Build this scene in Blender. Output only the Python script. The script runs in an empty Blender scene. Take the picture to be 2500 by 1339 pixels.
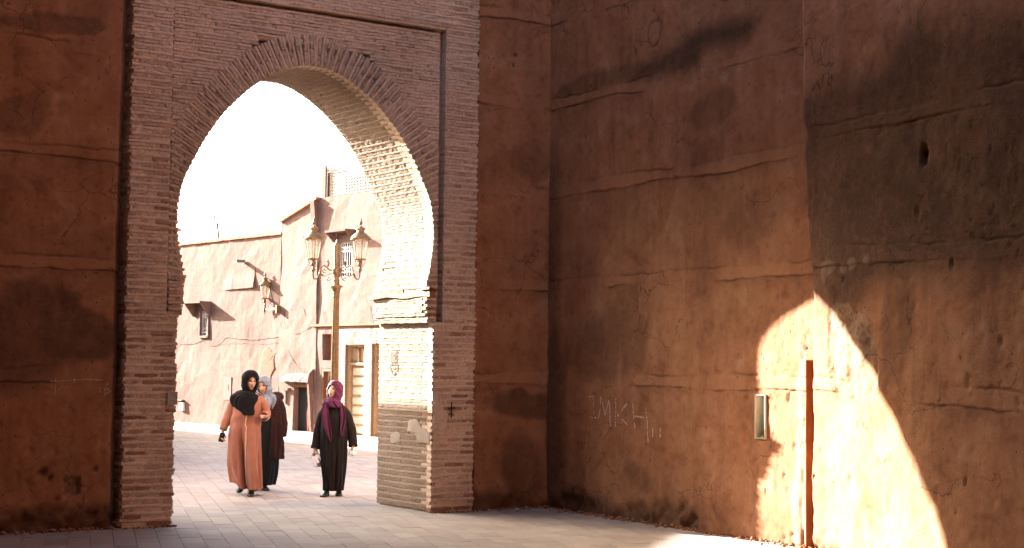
import bpy, bmesh, math, random
import numpy as np
from mathutils import Vector, Matrix

# ------------------------------------------------------------------ camera, sky, sun, exposure
SC = bpy.context.scene
COL = SC.collection
cam_data = bpy.data.cameras.new("camera")
cam = bpy.data.objects.new("camera", cam_data)
COL.objects.link(cam)
cR = Vector((0.82726234, -0.56169234, 0.01177859))
cU = Vector((-0.04290475, -0.04225849, 0.99818505))
cF = Vector((0.56017516, 0.82626626, 0.05905813))
CAM = Vector((-9.59607, -15.80415, 1.75))
m = Matrix((cR, cU, -cF)).transposed().to_4x4()
m.translation = CAM
cam.matrix_world = m
cam_data.lens = 54.486
cam_data.sensor_width = 36.0
cam_data.clip_start = 0.1
cam_data.clip_end = 2000
SC.camera = cam

# the sun comes from beyond the gate on the left: travels +X, -Y, down
SUN_DX, SUN_DY, SUN_DZ = 0.366, -1.0, -0.39
hor = math.hypot(SUN_DX, SUN_DY)
SUN_EL = math.atan2(-SUN_DZ, hor)
world = bpy.data.worlds.new("World")
SC.world = world
world.use_nodes = True
wn = world.node_tree
wn.nodes.clear()
sky = wn.nodes.new("ShaderNodeTexSky")
sky.sky_type = 'NISHITA'
sky.sun_disc = False
sky.sun_elevation = SUN_EL
sky.sun_rotation = math.atan2(-SUN_DX, -SUN_DY)
sky.air_density = 0.8
sky.dust_density = 5.0
sky.ozone_density = 0.2
bg = wn.nodes.new("ShaderNodeBackground")
bg.inputs['Strength'].default_value = 0.085
wo = wn.nodes.new("ShaderNodeOutputWorld")
wn.links.new(sky.outputs[0], bg.inputs[0])
wn.links.new(bg.outputs[0], wo.inputs[0])
sd = bpy.data.lights.new("sun", 'SUN')
sd.energy = 5.0
sd.angle = math.radians(0.53)
sd.color = (1.0, 0.935, 0.86)
sun = bpy.data.objects.new("sun", sd)
COL.objects.link(sun)
sun.rotation_euler = Vector((SUN_DX, SUN_DY, SUN_DZ)).to_track_quat('-Z', 'Y').to_euler()
sun.location = (-20, 40, 30)
vs = SC.view_settings
vs.view_transform = 'Standard'
vs.look = 'None'
vs.gamma = 1.0
vs.use_curve_mapping = False
vs.exposure = 3.4
SC.render.engine = 'CYCLES'
SC.cycles.use_denoising = True
SC.cycles.max_bounces = 8
SC.cycles.diffuse_bounces = 5
SC.cycles.glossy_bounces = 2
SC.cycles.transmission_bounces = 4
SC.cycles.transparent_max_bounces = 8
SC.cycles.caustics_reflective = False
SC.cycles.caustics_refractive = False

# ------------------------------------------------------------------ helpers
RNG = random.Random(7)
NR = np.random.RandomState(11)

def tag(o, label=None, cat=None, group=None, kind=None):
    if label: o['label'] = label
    if cat: o['category'] = cat
    if group: o['group'] = group
    if kind: o['kind'] = kind
    return o

def empty(name, loc, label, cat, group=None, rz=0.0):
    o = bpy.data.objects.new(name, None)
    o.empty_display_size = 0.2
    o.location = loc
    o.rotation_euler = (0, 0, rz)
    COL.objects.link(o)
    return tag(o, label, cat, group)

def root_of(o):
    while o.parent: o = o.parent
    return o

def mesh_obj(name, verts, faces, mat, parent=None, smooth=False, local=False):
    """verts in world coordinates unless local (then in the root's own frame)"""
    v = np.asarray(verts, dtype=float).reshape(-1, 3)
    if parent is not None and not local:
        v = v - np.array(root_of(parent).location)
    me = bpy.data.meshes.new(name)
    me.from_pydata(v.tolist(), [], [list(f) for f in faces])
    if isinstance(mat, (list, tuple)):
        for mm in mat: me.materials.append(mm)
    elif mat: me.materials.append(mat)
    if smooth:
        me.polygons.foreach_set('use_smooth', [True] * len(me.polygons))
    me.update()
    o = bpy.data.objects.new(name, me)
    COL.objects.link(o)
    if parent is not None: o.parent = parent
    return o

class MB:
    """collects shapes, linked as one mesh"""
    def __init__(s): s.v = []; s.f = []
    def add(s, verts, faces):
        n = len(s.v)
        s.v.extend([tuple(p) for p in verts])
        s.f.extend([tuple(i + n for i in f) for f in faces])
        return s
    def box(s, lo, hi):
        x0, y0, z0 = lo; x1, y1, z1 = hi
        return s.add([(x0,y0,z0),(x1,y0,z0),(x1,y1,z0),(x0,y1,z0),(x0,y0,z1),(x1,y0,z1),(x1,y1,z1),(x0,y1,z1)],
                     [(0,3,2,1),(4,5,6,7),(0,1,5,4),(1,2,6,5),(2,3,7,6),(3,0,4,7)])
    def obox(s, c, ax, ay, az, hx, hy, hz):
        c = Vector(c); ax = Vector(ax); ay = Vector(ay); az = Vector(az)
        P = [c + ax*(sx*hx) + ay*(sy*hy) + az*(sz*hz) for sz in (-1,1) for sx, sy in ((-1,-1),(1,-1),(1,1),(-1,1))]
        return s.add(P, [(0,3,2,1),(4,5,6,7),(0,1,5,4),(1,2,6,5),(2,3,7,6),(3,0,4,7)])
    def tube(s, pts, r, n=8, cap=True):
        pts = [Vector(p) for p in pts]
        rs = r if isinstance(r, (list, tuple)) else [r]*len(pts)
        base = len(s.v); prev = None
        for i, p in enumerate(pts):
            t = (pts[min(i+1, len(pts)-1)] - pts[max(i-1, 0)]).normalized()
            if prev is None:
                a = t.orthogonal().normalized()
            else:
                a = prev - t*prev.dot(t)
                a = a.normalized() if a.length > 1e-6 else t.orthogonal().normalized()
            prev = a; b = t.cross(a)
            for k in range(n):
                an = 2*math.pi*k/n
                s.v.append(tuple(p + (a*math.cos(an) + b*math.sin(an))*rs[i]))
        for i in range(len(pts)-1):
            for k in range(n):
                k2 = (k+1) % n
                s.f.append((base+i*n+k, base+i*n+k2, base+(i+1)*n+k2, base+(i+1)*n+k))
        if cap:
            s.f.append(tuple(base+k for k in reversed(range(n))))
            s.f.append(tuple(base+(len(pts)-1)*n+k for k in range(n)))
        return s
    def lathe(s, c, prof, n=16, sq=None):
        """prof: (radius, z) from bottom to top about a vertical axis through c"""
        c = Vector(c); base = len(s.v)
        for r, z in prof:
            for k in range(n):
                an = 2*math.pi*(k+.5)/n
                s.v.append((c.x + r*math.cos(an), c.y + r*math.sin(an), c.z + z))
        for i in range(len(prof)-1):
            for k in range(n):
                k2 = (k+1) % n
                s.f.append((base+i*n+k, base+i*n+k2, base+(i+1)*n+k2, base+(i+1)*n+k))
        s.f.append(tuple(base+k for k in reversed(range(n))))
        s.f.append(tuple(base+(len(prof)-1)*n+k for k in range(n)))
        return s
    def ball(s, c, r, n=10, mseg=6, rot=None):
        c = Vector(c); r = (r,r,r) if not isinstance(r,(tuple,list)) else r
        base = len(s.v)
        for i in range(1, mseg):
            ph = math.pi*i/mseg
            for k in range(n):
                an = 2*math.pi*k/n
                p = Vector((r[0]*math.sin(ph)*math.cos(an), r[1]*math.sin(ph)*math.sin(an), r[2]*math.cos(ph)))
                if rot: p = rot @ p
                s.v.append(tuple(c+p))
        t = len(s.v); pt = Vector((0,0,r[2])); pb = Vector((0,0,-r[2]))
        if rot: pt = rot@pt; pb = rot@pb
        s.v.append(tuple(c+pt)); s.v.append(tuple(c+pb))
        for i in range(mseg-2):
            for k in range(n):
                k2 = (k+1) % n
                s.f.append((base+i*n+k, base+(i+1)*n+k, base+(i+1)*n+k2, base+i*n+k2))
        for k in range(n):
            k2 = (k+1) % n
            s.f.append((t, base+k, base+k2)); s.f.append((t+1, base+(mseg-2)*n+k2, base+(mseg-2)*n+k))
        return s
    def prism(s, poly, o, ax, ay, az, d0, d1):
        """poly of (a, b) in the ax, ay plane at o, extruded along az from d0 to d1"""
        o = Vector(o); ax = Vector(ax); ay = Vector(ay); az = Vector(az); n = len(poly)
        P = [o + ax*a + ay*b + az*d for d in (d0, d1) for a, b in poly]
        F = [tuple(reversed(range(n))), tuple(range(n, 2*n))]
        F += [(i, (i+1) % n, n+(i+1) % n, n+i) for i in range(n)]
        return s.add(P, F)
    def build(s, name, mat, parent=None, smooth=False, local=False):
        return mesh_obj(name, s.v, s.f, mat, parent, smooth, local)

def smooth_by_angle(o, deg=40):
    me = o.data
    me.polygons.foreach_set('use_smooth', [True]*len(me.polygons))
    try: me.set_sharp_from_angle(angle=math.radians(deg))
    except Exception: pass
    return o

# value noise on numpy arrays, -1..1
def _hash(ix, iy, seed):
    h = (ix.astype(np.int64)*374761393 + iy.astype(np.int64)*668265263 + seed*1442695041) & 0xffffffff
    h = ((h ^ (h >> 13))*1274126177) & 0xffffffff
    h = h ^ (h >> 16)
    return (h & 0xffff)/32767.5 - 1.0
def vnoise(x, y, seed=0):
    x = np.asarray(x, float); y = np.asarray(y, float)
    x0 = np.floor(x); y0 = np.floor(y); fx = x-x0; fy = y-y0
    fx = fx*fx*fx*(fx*(fx*6-15)+10); fy = fy*fy*fy*(fy*(fy*6-15)+10)
    a = _hash(x0, y0, seed); b = _hash(x0+1, y0, seed); c = _hash(x0, y0+1, seed); d = _hash(x0+1, y0+1, seed)
    return (a*(1-fx)+b*fx)*(1-fy) + (c*(1-fx)+d*fx)*fy
def fbm(x, y, seed=0, oct=4, gain=.5):
    t = 0; a = 1
    for i in range(oct):
        t = t + a*vnoise(np.asarray(x)*2**i, np.asarray(y)*2**i, seed+i*17); a *= gain
    return t
def cells(x, y, seed=0):
    """distance to the nearest of one random point per unit cell, and that point's random number"""
    x = np.asarray(x, float); y = np.asarray(y, float)
    x0 = np.floor(x); y0 = np.floor(y)
    best = np.full(x.shape, 9.0); rid = np.zeros(x.shape)
    for dx in (-1,0,1):
        for dy in (-1,0,1):
            cx = x0+dx; cy = y0+dy
            px = cx + .5 + .45*_hash(cx, cy, seed+1); py = cy + .5 + .45*_hash(cx, cy, seed+2)
            d = np.hypot(x-px, y-py); k = d < best
            best = np.where(k, d, best); rid = np.where(k, _hash(cx, cy, seed+3), rid)
    return best, rid
def sstep(a, b, x):
    t = np.clip((np.asarray(x, float)-a)/(b-a), 0, 1); return t*t*(3-2*t)

# ------------------------------------------------------------------ materials
class NT:
    def __init__(s, name):
        s.m = bpy.data.materials.new(name); s.m.use_nodes = True
        s.t = s.m.node_tree; s.t.nodes.clear()
        s.out = s.n('ShaderNodeOutputMaterial')
    def n(s, typ, **kw):
        nd = s.t.nodes.new(typ)
        for k, v in kw.items():
            if hasattr(nd, k): setattr(nd, k, v)
        return nd
    def l(s, a, b): s.t.links.new(a, b)
    def val(s, sock, v):
        if hasattr(v, 'bl_idname') or hasattr(v, 'is_output'): s.l(v, sock)
        else: sock.default_value = v
    def pos(s, scale=(1,1,1)):
        g = s.n('ShaderNodeNewGeometry'); mp = s.n('ShaderNodeMapping')
        mp.inputs['Scale'].default_value = scale
        s.l(g.outputs['Position'], mp.inputs['Vector']); return mp.outputs[0]
    def obj(s, scale=(1,1,1)):
        g = s.n('ShaderNodeTexCoord'); mp = s.n('ShaderNodeMapping')
        mp.inputs['Scale'].default_value = scale
        s.l(g.outputs['Object'], mp.inputs['Vector']); return mp.outputs[0]
    def noise(s, vec, scale, detail=4, rough=.55, dist=0):
        nd = s.n('ShaderNodeTexNoise'); s.l(vec, nd.inputs['Vector'])
        nd.inputs['Scale'].default_value = scale; nd.inputs['Detail'].default_value = detail
        nd.inputs['Roughness'].default_value = rough; nd.inputs['Distortion'].default_value = dist
        return nd.outputs[0]
    def vor(s, vec, scale, feature='F1'):
        nd = s.n('ShaderNodeTexVoronoi', feature=feature); s.l(vec, nd.inputs['Vector'])
        nd.inputs['Scale'].default_value = scale; return nd.outputs['Distance']
    def ramp(s, fac, stops):
        nd = s.n('ShaderNodeValToRGB'); s.l(fac, nd.inputs[0]); e = nd.color_ramp.elements
        while len(e) < len(stops): e.new(.5)
        for el, (p, c) in zip(e, stops):
            el.position = p; el.color = (c,c,c,1) if isinstance(c,(int,float)) else (*c,1)
        return nd.outputs[0]
    def mix(s, fac, a, b, mode='MIX'):
        nd = s.n('ShaderNodeMix', data_type='RGBA', blend_type=mode)
        s.val(nd.inputs[0], fac)
        for i, v in ((6, a), (7, b)):
            if isinstance(v, (tuple, list)): nd.inputs[i].default_value = (*v, 1)
            else: s.l(v, nd.inputs[i])
        return nd.outputs[2]
    def math(s, op, a, b=0.0, c=None):
        nd = s.n('ShaderNodeMath', operation=op)
        s.val(nd.inputs[0], a); s.val(nd.inputs[1], b)
        if c is not None: s.val(nd.inputs[2], c)
        return nd.outputs[0]
    def attr(s, name):
        nd = s.n('ShaderNodeAttribute', attribute_name=name); return nd.outputs['Fac']
    def bump(s, h, strength, dist, prev=None):
        nd = s.n('ShaderNodeBump'); s.l(h, nd.inputs['Height'])
        nd.inputs['Strength'].default_value = strength; nd.inputs['Distance'].default_value = dist
        if prev is not None: s.l(prev, nd.inputs['Normal'])
        return nd.outputs[0]
    def bsdf(s, color, rough=.9, normal=None, metallic=0, spec=.3, **kw):
        nd = s.n('ShaderNodeBsdfPrincipled')
        if isinstance(color, (tuple, list)): nd.inputs['Base Color'].default_value = (*color, 1)
        else: s.l(color, nd.inputs['Base Color'])
        s.val(nd.inputs['Roughness'], rough); nd.inputs['Metallic'].default_value = metallic
        nd.inputs['Specular IOR Level'].default_value = spec
        if normal is not None: s.l(normal, nd.inputs['Normal'])
        for k, v in kw.items(): nd.inputs[k].default_value = v
        s.l(nd.outputs[0], s.out.inputs[0]); return nd

def simple(name, col, rough=.8, var=.25, scale=8, bump=.2, bdist=.01, metallic=0, spec=.3, sheen=0):
    t = NT(name); v = t.obj()
    n1 = t.noise(v, scale, 5)
    c = t.ramp(n1, [(.25, tuple(x*(1-var) for x in col)), (.55, col), (.8, tuple(min(1, x*(1+var)) for x in col))])
    nb = t.noise(v, scale*6, 4)
    b = t.bump(nb, bump, bdist)
    nd = t.bsdf(c, rough, b, metallic, spec)
    if sheen: nd.inputs['Sheen Weight'].default_value = sheen
    return t.m

def make_earth():
    t = NT('rammed_earth'); p = t.pos()
    n0 = t.noise(p, .55, 4, .6, .4); n1 = t.noise(p, 2.3, 6, .62, .6); n2 = t.noise(p, 11, 6, .65); n3 = t.noise(p, 60, 4, .6)
    base = t.ramp(n1, [(.28, (.225,.101,.052)), (.44, (.325,.154,.080)), (.58, (.365,.180,.097)), (.74, (.44,.240,.146))])
    big = t.ramp(n0, [(.3, (.72,.70,.70)), (.5, (1,1,1)), (.7, (1.0,.93,.86))])
    c = t.mix(1.0, base, big, 'MULTIPLY')
    sp = t.ramp(n2, [(.28, .66), (.42, .93), (.55, 1.0), (.75, 1.12)])
    c = t.mix(1.0, c, sp, 'MULTIPLY')
    # thin vertical rain wash
    pv = t.pos((5, 5, .35)); wv = t.noise(pv, 1.6, 4, .6)
    c = t.mix(.4, c, t.mix(1.0, c, t.ramp(wv, [(.35, .74), (.55, 1.0), (.75, 1.08)]), 'MULTIPLY'))
    # bands of lime-rich earth at every lift
    c = t.mix(t.math('MULTIPLY', t.attr('band'), .32), c, (.42,.215,.122))
    # pebbles fallen out: small dark holes
    vd = t.vor(t.pos((1.0,1.0,.62)), 15); gate = t.ramp(n1, [(.42, 0), (.6, 1)])
    hole = t.math('MULTIPLY', t.ramp(vd, [(.06, 1), (.15, 0)]), gate)
    vd2 = t.vor(t.pos(), 34); hole2 = t.math('MULTIPLY', t.ramp(vd2, [(.08, 1), (.2, 0)]), t.ramp(n2, [(.45, 0), (.6, 1)]))
    holes = t.math('MAXIMUM', hole, t.math('MULTIPLY', hole2, .7))
    c = t.mix(t.math('MULTIPLY', holes, .9), c, (.06,.027,.014))
    # soot, damp and painted-in soft shade
    st = t.math('ADD', t.attr('stain_shade'), t.math('MULTIPLY', t.math('SUBTRACT', t.noise(p, 9, 8, .72), .5), t.math('MULTIPLY', t.attr('stain_shade'), 1.1)))
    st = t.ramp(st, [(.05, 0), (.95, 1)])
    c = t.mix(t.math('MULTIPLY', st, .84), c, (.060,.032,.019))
    straw = t.ramp(t.noise(t.pos((30,30,110)), 1.0, 3, .6, 1.5), [(.66, 0), (.70, 1)])
    c = t.mix(t.math('MULTIPLY', straw, .42), c, (.52,.36,.22))
    grit = t.ramp(t.vor(p, 75), [(.10, 1), (.24, 0)])
    c = t.mix(t.math('MULTIPLY', grit, t.ramp(n1, [(.36, .15), (.58, .75)])), c, (.14,.075,.042))
    rb = t.attr('rubble'); rv = t.vor(p, 22)
    c = t.mix(rb, c, t.ramp(t.math('ADD', t.math('MULTIPLY', rv, .5), t.math('MULTIPLY', n2, .6)), [(.3, (.13,.08,.05)), (.5, (.25,.145,.085)), (.7, (.32,.195,.12))]))
    c = t.mix(t.attr('plaster'), c, t.ramp(n2, [(.3, (.33,.225,.15)), (.6, (.44,.335,.25))]))
    wp = t.n('ShaderNodeVectorMath', operation='ADD'); nz = t.n('ShaderNodeTexNoise'); t.l(p, nz.inputs['Vector']); nz.inputs['Scale'].default_value = 3.5; nz.inputs['Detail'].default_value = 6
    sc_ = t.n('ShaderNodeVectorMath', operation='SCALE'); t.l(nz.outputs['Color'], sc_.inputs[0]); sc_.inputs['Scale'].default_value = .35
    t.l(p, wp.inputs[0]); t.l(sc_.outputs[0], wp.inputs[1])
    hair = t.math('MULTIPLY', t.ramp(t.vor(wp.outputs[0], 1.9, 'DISTANCE_TO_EDGE'), [(.004, 1), (.012, 0)]), t.ramp(t.noise(p, .9, 3), [(.50, 0), (.60, .75)]))
    c = t.mix(hair, c, (.085,.042,.022))
    c = t.mix(t.math('MULTIPLY', t.attr('crack'), .75), c, (.06,.028,.015))
    h = t.math('ADD', t.math('MULTIPLY', n2, .6), t.math('MULTIPLY', n3, .22))
    h = t.math('SUBTRACT', h, t.math('MULTIPLY', holes, .8))
    b = t.bump(h, .6, .016)
    t.bsdf(c, .95, b, spec=.15)
    return t.m

def make_brick(nm='old_brick', lime=0.0, k=1.0):
    t = NT(nm); p = t.pos()
    g = t.n('ShaderNodeNewGeometry'); oi = t.n('ShaderNodeObjectInfo')
    r = t.math('FRACT', t.math('ADD', g.outputs['Random Per Island'], t.math('MULTIPLY', oi.outputs['Random'], 3.17)))
    c = t.ramp(r, [(0, (.30,.155,.10)), (.3, (.41,.26,.185)), (.6, (.52,.375,.285)), (.85, (.58,.44,.345)), (1, (.52,.41,.33))])
    n1 = t.noise(p, 1.1, 5, .6); n2 = t.noise(p, 26, 5, .65)
    sepz = t.n('ShaderNodeSeparateXYZ'); t.l(g.outputs['Position'], sepz.inputs[0])
    wash = t.ramp(t.math('ADD', n1, t.math('MULTIPLY', t.math('SUBTRACT', sepz.outputs[2], 3.3), .055)), [(.40, 0), (.62, .9)])
    c = t.mix(t.math('MULTIPLY', wash, t.ramp(n2, [(.3,.45),(.6,1)])), c, (.67,.52,.41))
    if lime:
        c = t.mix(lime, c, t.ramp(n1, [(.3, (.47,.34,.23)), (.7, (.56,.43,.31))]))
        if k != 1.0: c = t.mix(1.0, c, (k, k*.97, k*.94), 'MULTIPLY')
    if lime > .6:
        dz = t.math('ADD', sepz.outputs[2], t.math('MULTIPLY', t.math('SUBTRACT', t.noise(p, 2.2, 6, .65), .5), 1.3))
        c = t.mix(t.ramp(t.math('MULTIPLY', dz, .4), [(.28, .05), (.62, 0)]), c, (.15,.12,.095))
    c = t.mix(1.0, c, t.ramp(t.noise(p, .75, 6, .62, .5), [(.30, .78), (.5, 1.0), (.7, 1.10)]), 'MULTIPLY')
    soot = t.ramp(t.noise(p, 1.9, 7, .7, .7), [(.62, 0), (.72, .4)])
    c = t.mix(soot, c, (.13,.075,.055))
    c = t.mix(1.0, c, t.ramp(n2, [(.25, .60), (.5, 1), (.75, 1.18)]), 'MULTIPLY')
    n3 = t.noise(p, 110, 3)
    b = t.bump(t.math('ADD', n2, t.math('MULTIPLY', n3, .4)), .7, .012)
    t.bsdf(c, .93, b, spec=.2); return t.m

def make_mortar(nm='lime_mortar', k=1.0):
    t = NT(nm); p = t.pos()
    n1 = t.noise(p, 1.4, 5, .6); n2 = t.noise(p, 30, 5, .65)
    c = t.ramp(n1, [(.3, (.59,.455,.355)), (.5, (.67,.53,.42)), (.7, (.71,.58,.475))])
    c = t.mix(1.0, c, t.ramp(n2, [(.25, .62), (.5, 1), (.75, 1.14)]), 'MULTIPLY')
    c = t.mix(1.0, c, t.ramp(t.noise(p, .75, 6, .62, .5), [(.30, .78), (.5, 1.0), (.7, 1.10)]), 'MULTIPLY')
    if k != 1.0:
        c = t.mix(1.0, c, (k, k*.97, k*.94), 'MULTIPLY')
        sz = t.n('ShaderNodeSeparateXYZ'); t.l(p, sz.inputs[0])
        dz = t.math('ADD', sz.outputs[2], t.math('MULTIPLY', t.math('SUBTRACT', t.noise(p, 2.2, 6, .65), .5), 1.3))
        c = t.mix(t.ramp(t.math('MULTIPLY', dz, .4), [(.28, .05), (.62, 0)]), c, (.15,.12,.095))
    b = t.bump(n2, .8, .012)
    t.bsdf(c, .95, b, spec=.15); return t.m

def make_plaster(name, col, streak=.5):
    t = NT(name); p = t.pos()
    n1 = t.noise(p, .9, 5, .6, .3); n2 = t.noise(p, 7, 6, .65); n3 = t.noise(p, 40, 4)
    c = t.ramp(n1, [(.3, tuple(x*.84 for x in col)), (.5, col), (.7, tuple(min(.9, x*1.1) for x in col))])
    pv = t.pos((4, 4, .4)); wv = t.noise(pv, 1.5, 7, .75, .6)
    c = t.mix(streak, c, t.mix(1.0, c, t.ramp(wv, [(.3, (.70,.58,.50)), (.5, (1,1,1)), (.7, (1.10,1.10,1.10))]), 'MULTIPLY'))
    c = t.mix(1.0, c, t.ramp(n2, [(.25, .62), (.42, .94), (.55, 1), (.75, 1.1)]), 'MULTIPLY')
    worn = t.ramp(t.noise(p, 1.7, 6, .7, .8), [(.60, 0), (.66, 1)])
    c = t.mix(t.math('MULTIPLY', worn, .45), c, (.14,.075,.045))
    b = t.bump(t.math('ADD', n2, t.math('MULTIPLY', n3, .4)), .5, .02)
    t.bsdf(c, .93, b, spec=.15); return t.m

def make_paver(name='paver', base_only=False):
    t = NT(name); p = t.pos()
    n1 = t.noise(p, .8, 5, .6); n2 = t.noise(p, 24, 5, .65); n3 = t.noise(p, 120, 3)
    if base_only:
        br = t.n('ShaderNodeTexBrick'); mp = t.n('ShaderNodeMapping'); g = t.n('ShaderNodeNewGeometry')
        t.l(g.outputs['Position'], mp.inputs['Vector']); mp.inputs['Rotation'].default_value = (0, 0, math.radians(19-90))
        t.l(mp.outputs[0], br.inputs['Vector'])
        br.inputs['Scale'].default_value = 1.0; br.inputs['Brick Width'].default_value = .44; br.inputs['Row Height'].default_value = .22
        br.inputs['Mortar Size'].default_value = .012
        br.inputs['Color1'].default_value = (.50,.44,.40,1); br.inputs['Color2'].default_value = (.46,.40,.365,1); br.inputs['Mortar'].default_value = (.33,.28,.25,1)
        c = br.outputs[0]
    else:
        g = t.n('ShaderNodeNewGeometry'); oi = t.n('ShaderNodeObjectInfo')
        r = t.math('FRACT', t.math('ADD', g.outputs['Random Per Island'], t.math('MULTIPLY', oi.outputs['Random'], 3.17)))
        c = t.ramp(r, [(0, (.29,.258,.232)), (.5, (.33,.295,.265)), (1, (.37,.335,.30))])
    c = t.mix(1.0, c, t.ramp(n1, [(.3, (.82,.78,.76)), (.5, (1,1,1)), (.7, (1.08,1.06,1.04))]), 'MULTIPLY')
    c = t.mix(1.0, c, t.ramp(n2, [(.25, .74), (.5, 1), (.75, 1.1)]), 'MULTIPLY')
    sp = t.ramp(t.noise(p, 3.1, 6, .7), [(.60, 0), (.76, .4)])
    c = t.mix(sp, c, (.19,.145,.12))
    ds = t.ramp(t.noise(p, .55, 7, .7, .6), [(.48, 0), (.66, .45)])
    c = t.mix(ds, c, (.27,.19,.14))
    b = t.bump(t.math('ADD', n2, t.math('MULTIPLY', n3, .5)), .4, .006)
    t.bsdf(c, t.ramp(n2, [(.3,.62),(.7,.85)]), b, spec=.35); return t.m

def make_wood(name, col, scale=(3,3,30)):
    t = NT(name); v = t.obj(scale); n = t.noise(v, 4, 6, .65, .5)
    c = t.ramp(n, [(.25, tuple(x*.45 for x in col)), (.5, col), (.75, tuple(min(1,x*1.35) for x in col))])
    b = t.bump(n, .5, .01); t.bsdf(c, .75, b, spec=.3); return t.m

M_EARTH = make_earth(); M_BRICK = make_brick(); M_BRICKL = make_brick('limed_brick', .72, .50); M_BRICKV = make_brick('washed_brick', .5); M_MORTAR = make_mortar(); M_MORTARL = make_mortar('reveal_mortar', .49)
M_PINK = make_plaster('pink_limewash', (.150,.090,.072), .45); M_PINK2 = make_plaster('pale_pink_limewash', (.178,.113,.093), .35)
M_COPING = make_plaster('red_coping', (.42,.17,.085))
M_PAVER = make_paver(); M_GROUND = make_paver('ground_paving', True)
M_CONC = make_plaster('pale_concrete', (.46,.40,.35), .1)
M_WOOD = make_wood('weathered_wood', (.30,.15,.06)); M_DOORWOOD = make_wood('varnished_wood', (.33,.225,.125), (9,9,2)); M_DARKWOOD = make_wood('dark_wood', (.14,.065,.03), (9,9,2))
M_DARK = simple('dark_interior', (.012,.011,.011), .9, .3)
M_IRON = simple('painted_iron', (.11,.075,.045), .5, .4, 20, .2, .004, 0.0, .5)
M_BRONZE = simple('bronze_paint', (.21,.12,.044), .42, .45, 14, .25, .004, .35, .5)
M_GRILLE = simple('pale_grille_paint', (.52,.52,.50), .6, .15)
M_STEEL = simple('grey_steel', (.16,.18,.20), .45, .3, 10, .1, .003, .5, .5)
M_CREAM = simple('cream_paint', (.50,.44,.33), .7, .15)
M_WIRE = simple('black_cable', (.03,.025,.022), .7, .2)
M_CHALK = simple('chalk', (.56,.41,.34), .98, .25, 30)
M_CHARCOAL = simple('grey_stencil', (.16,.13,.10), .95, .3, 40)
M_BLACKMARK = simple('black_mark', (.02,.015,.013), .95, .3, 40)
# ------------------------------------------------------------------ ground and paving
def tris_px(c, size):
    """rough size in the picture, for choosing which pieces are singled out"""
    d = Vector(c) - CAM; z = d.dot(cF)
    if z < 1: return 0, 0, 0
    x = d.dot(cR)/z*1.5135; y = d.dot(cU)/z*1.5135
    return size/z, x, y

gm = MB(); gm.add([(-300,-300,-.012),(300,-300,-.012),(300,300,-.012),(-300,300,-.012)], [(0,1,2,3)])
GROUND = gm.build('ground', M_GROUND); tag(GROUND, kind='structure')
PANG = math.radians(19)
pdir = Vector((math.sin(PANG), math.cos(PANG), 0)); pw = Vector((math.cos(PANG), -math.sin(PANG), 0))
PW, PL = .215, .43
def paver_unit(seed):
    r = random.Random(seed); V = []
    for z, ins in ((0, 0.0), (.97, .002), (1.0, .008)):
        for sx, sy in ((-1,-1),(1,-1),(1,1),(-1,1)):
            V.append((sx*(.5-ins*1.4) + r.uniform(-.008,.008), sy*(.5-ins) + r.uniform(-.006,.006), z + (r.uniform(-.02,.02) if z == 1 else 0)))
    F = [(8,9,10,11)]
    for a in (0, 4):
        for k in range(4):
            F.append((a+k, a+(k+1)%4, a+4+(k+1)%4, a+4+k))
    return V, F
PV = [paver_unit(i) for i in range(8)]
pav = []
for i in range(-70, 80):
    off = PL*(.5 if i % 2 else 0) + RNG.uniform(-.06, .06)
    for j in range(-32, 70):
        c = pw*(i*PW) + pdir*(j*PL + off) + Vector((-1.5, -2, 0))
        if not (-9.5 < c.x < 5.86 and -8 < c.y < 26): continue
        if c.x < -3.95 and c.y > .05: continue
        if c.y > .1 and c.y < 1.25 and not (-3.25 < c.x < .05): continue
        if c.x > 1.62 - .052*(-c.y) and c.y < .3: continue
        if c.y < -5.7 and c.x > .7 - .23*(-c.y-5.6): continue
        if c.x < -3.9 + .406*(c.y) - 2.5 and c.y > 1.3: continue
        if c.y < -1.2 and c.x < -7: continue
        pav.append((c, RNG.uniform(-.0018, .0015), RNG.randrange(8)))
def pv_score(t):
    s, x, y = tris_px(t[0], 1.0)
    inside = abs(x) < 1.02 and abs(y) < .56 and not (-3.9 < t[0].x < -3.2 and t[0].y > 0)
    return s if inside else 0
pav.sort(key=pv_score, reverse=True)
M_rot = Matrix(((pw.x, pdir.x, 0), (pw.y, pdir.y, 0), (0, 0, 1)))
pm = []
for k in range(8):
    me = bpy.data.meshes.new('paver')
    V, F = PV[k]
    me.from_pydata([(x*(PW-.003), y*(PL-.003), z*.03-.03) for x, y, z in V], [], F); me.materials.append(M_PAVER); pm.append(me)
for c, dz, k in pav[:300]:
    o = bpy.data.objects.new('paver', pm[k]); COL.objects.link(o); o.parent = GROUND
    o.location = (c.x, c.y, dz); o.rotation_euler = (RNG.uniform(-.004,.004), RNG.uniform(-.006,.006), -PANG)
rest = MB()
for c, dz, k in pav[300:]:
    V, F = PV[k]; tx = RNG.uniform(-.008, .008)
    rest.add([tuple(c + pw*(x*(PW-.003)) + pdir*(y*(PL-.003)) + Vector((0,0,z*.03-.03+dz+tx*x*PW))) for x, y, z in V], F)
tag(rest.build('paving', M_PAVER, GROUND), kind='stuff')
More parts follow.
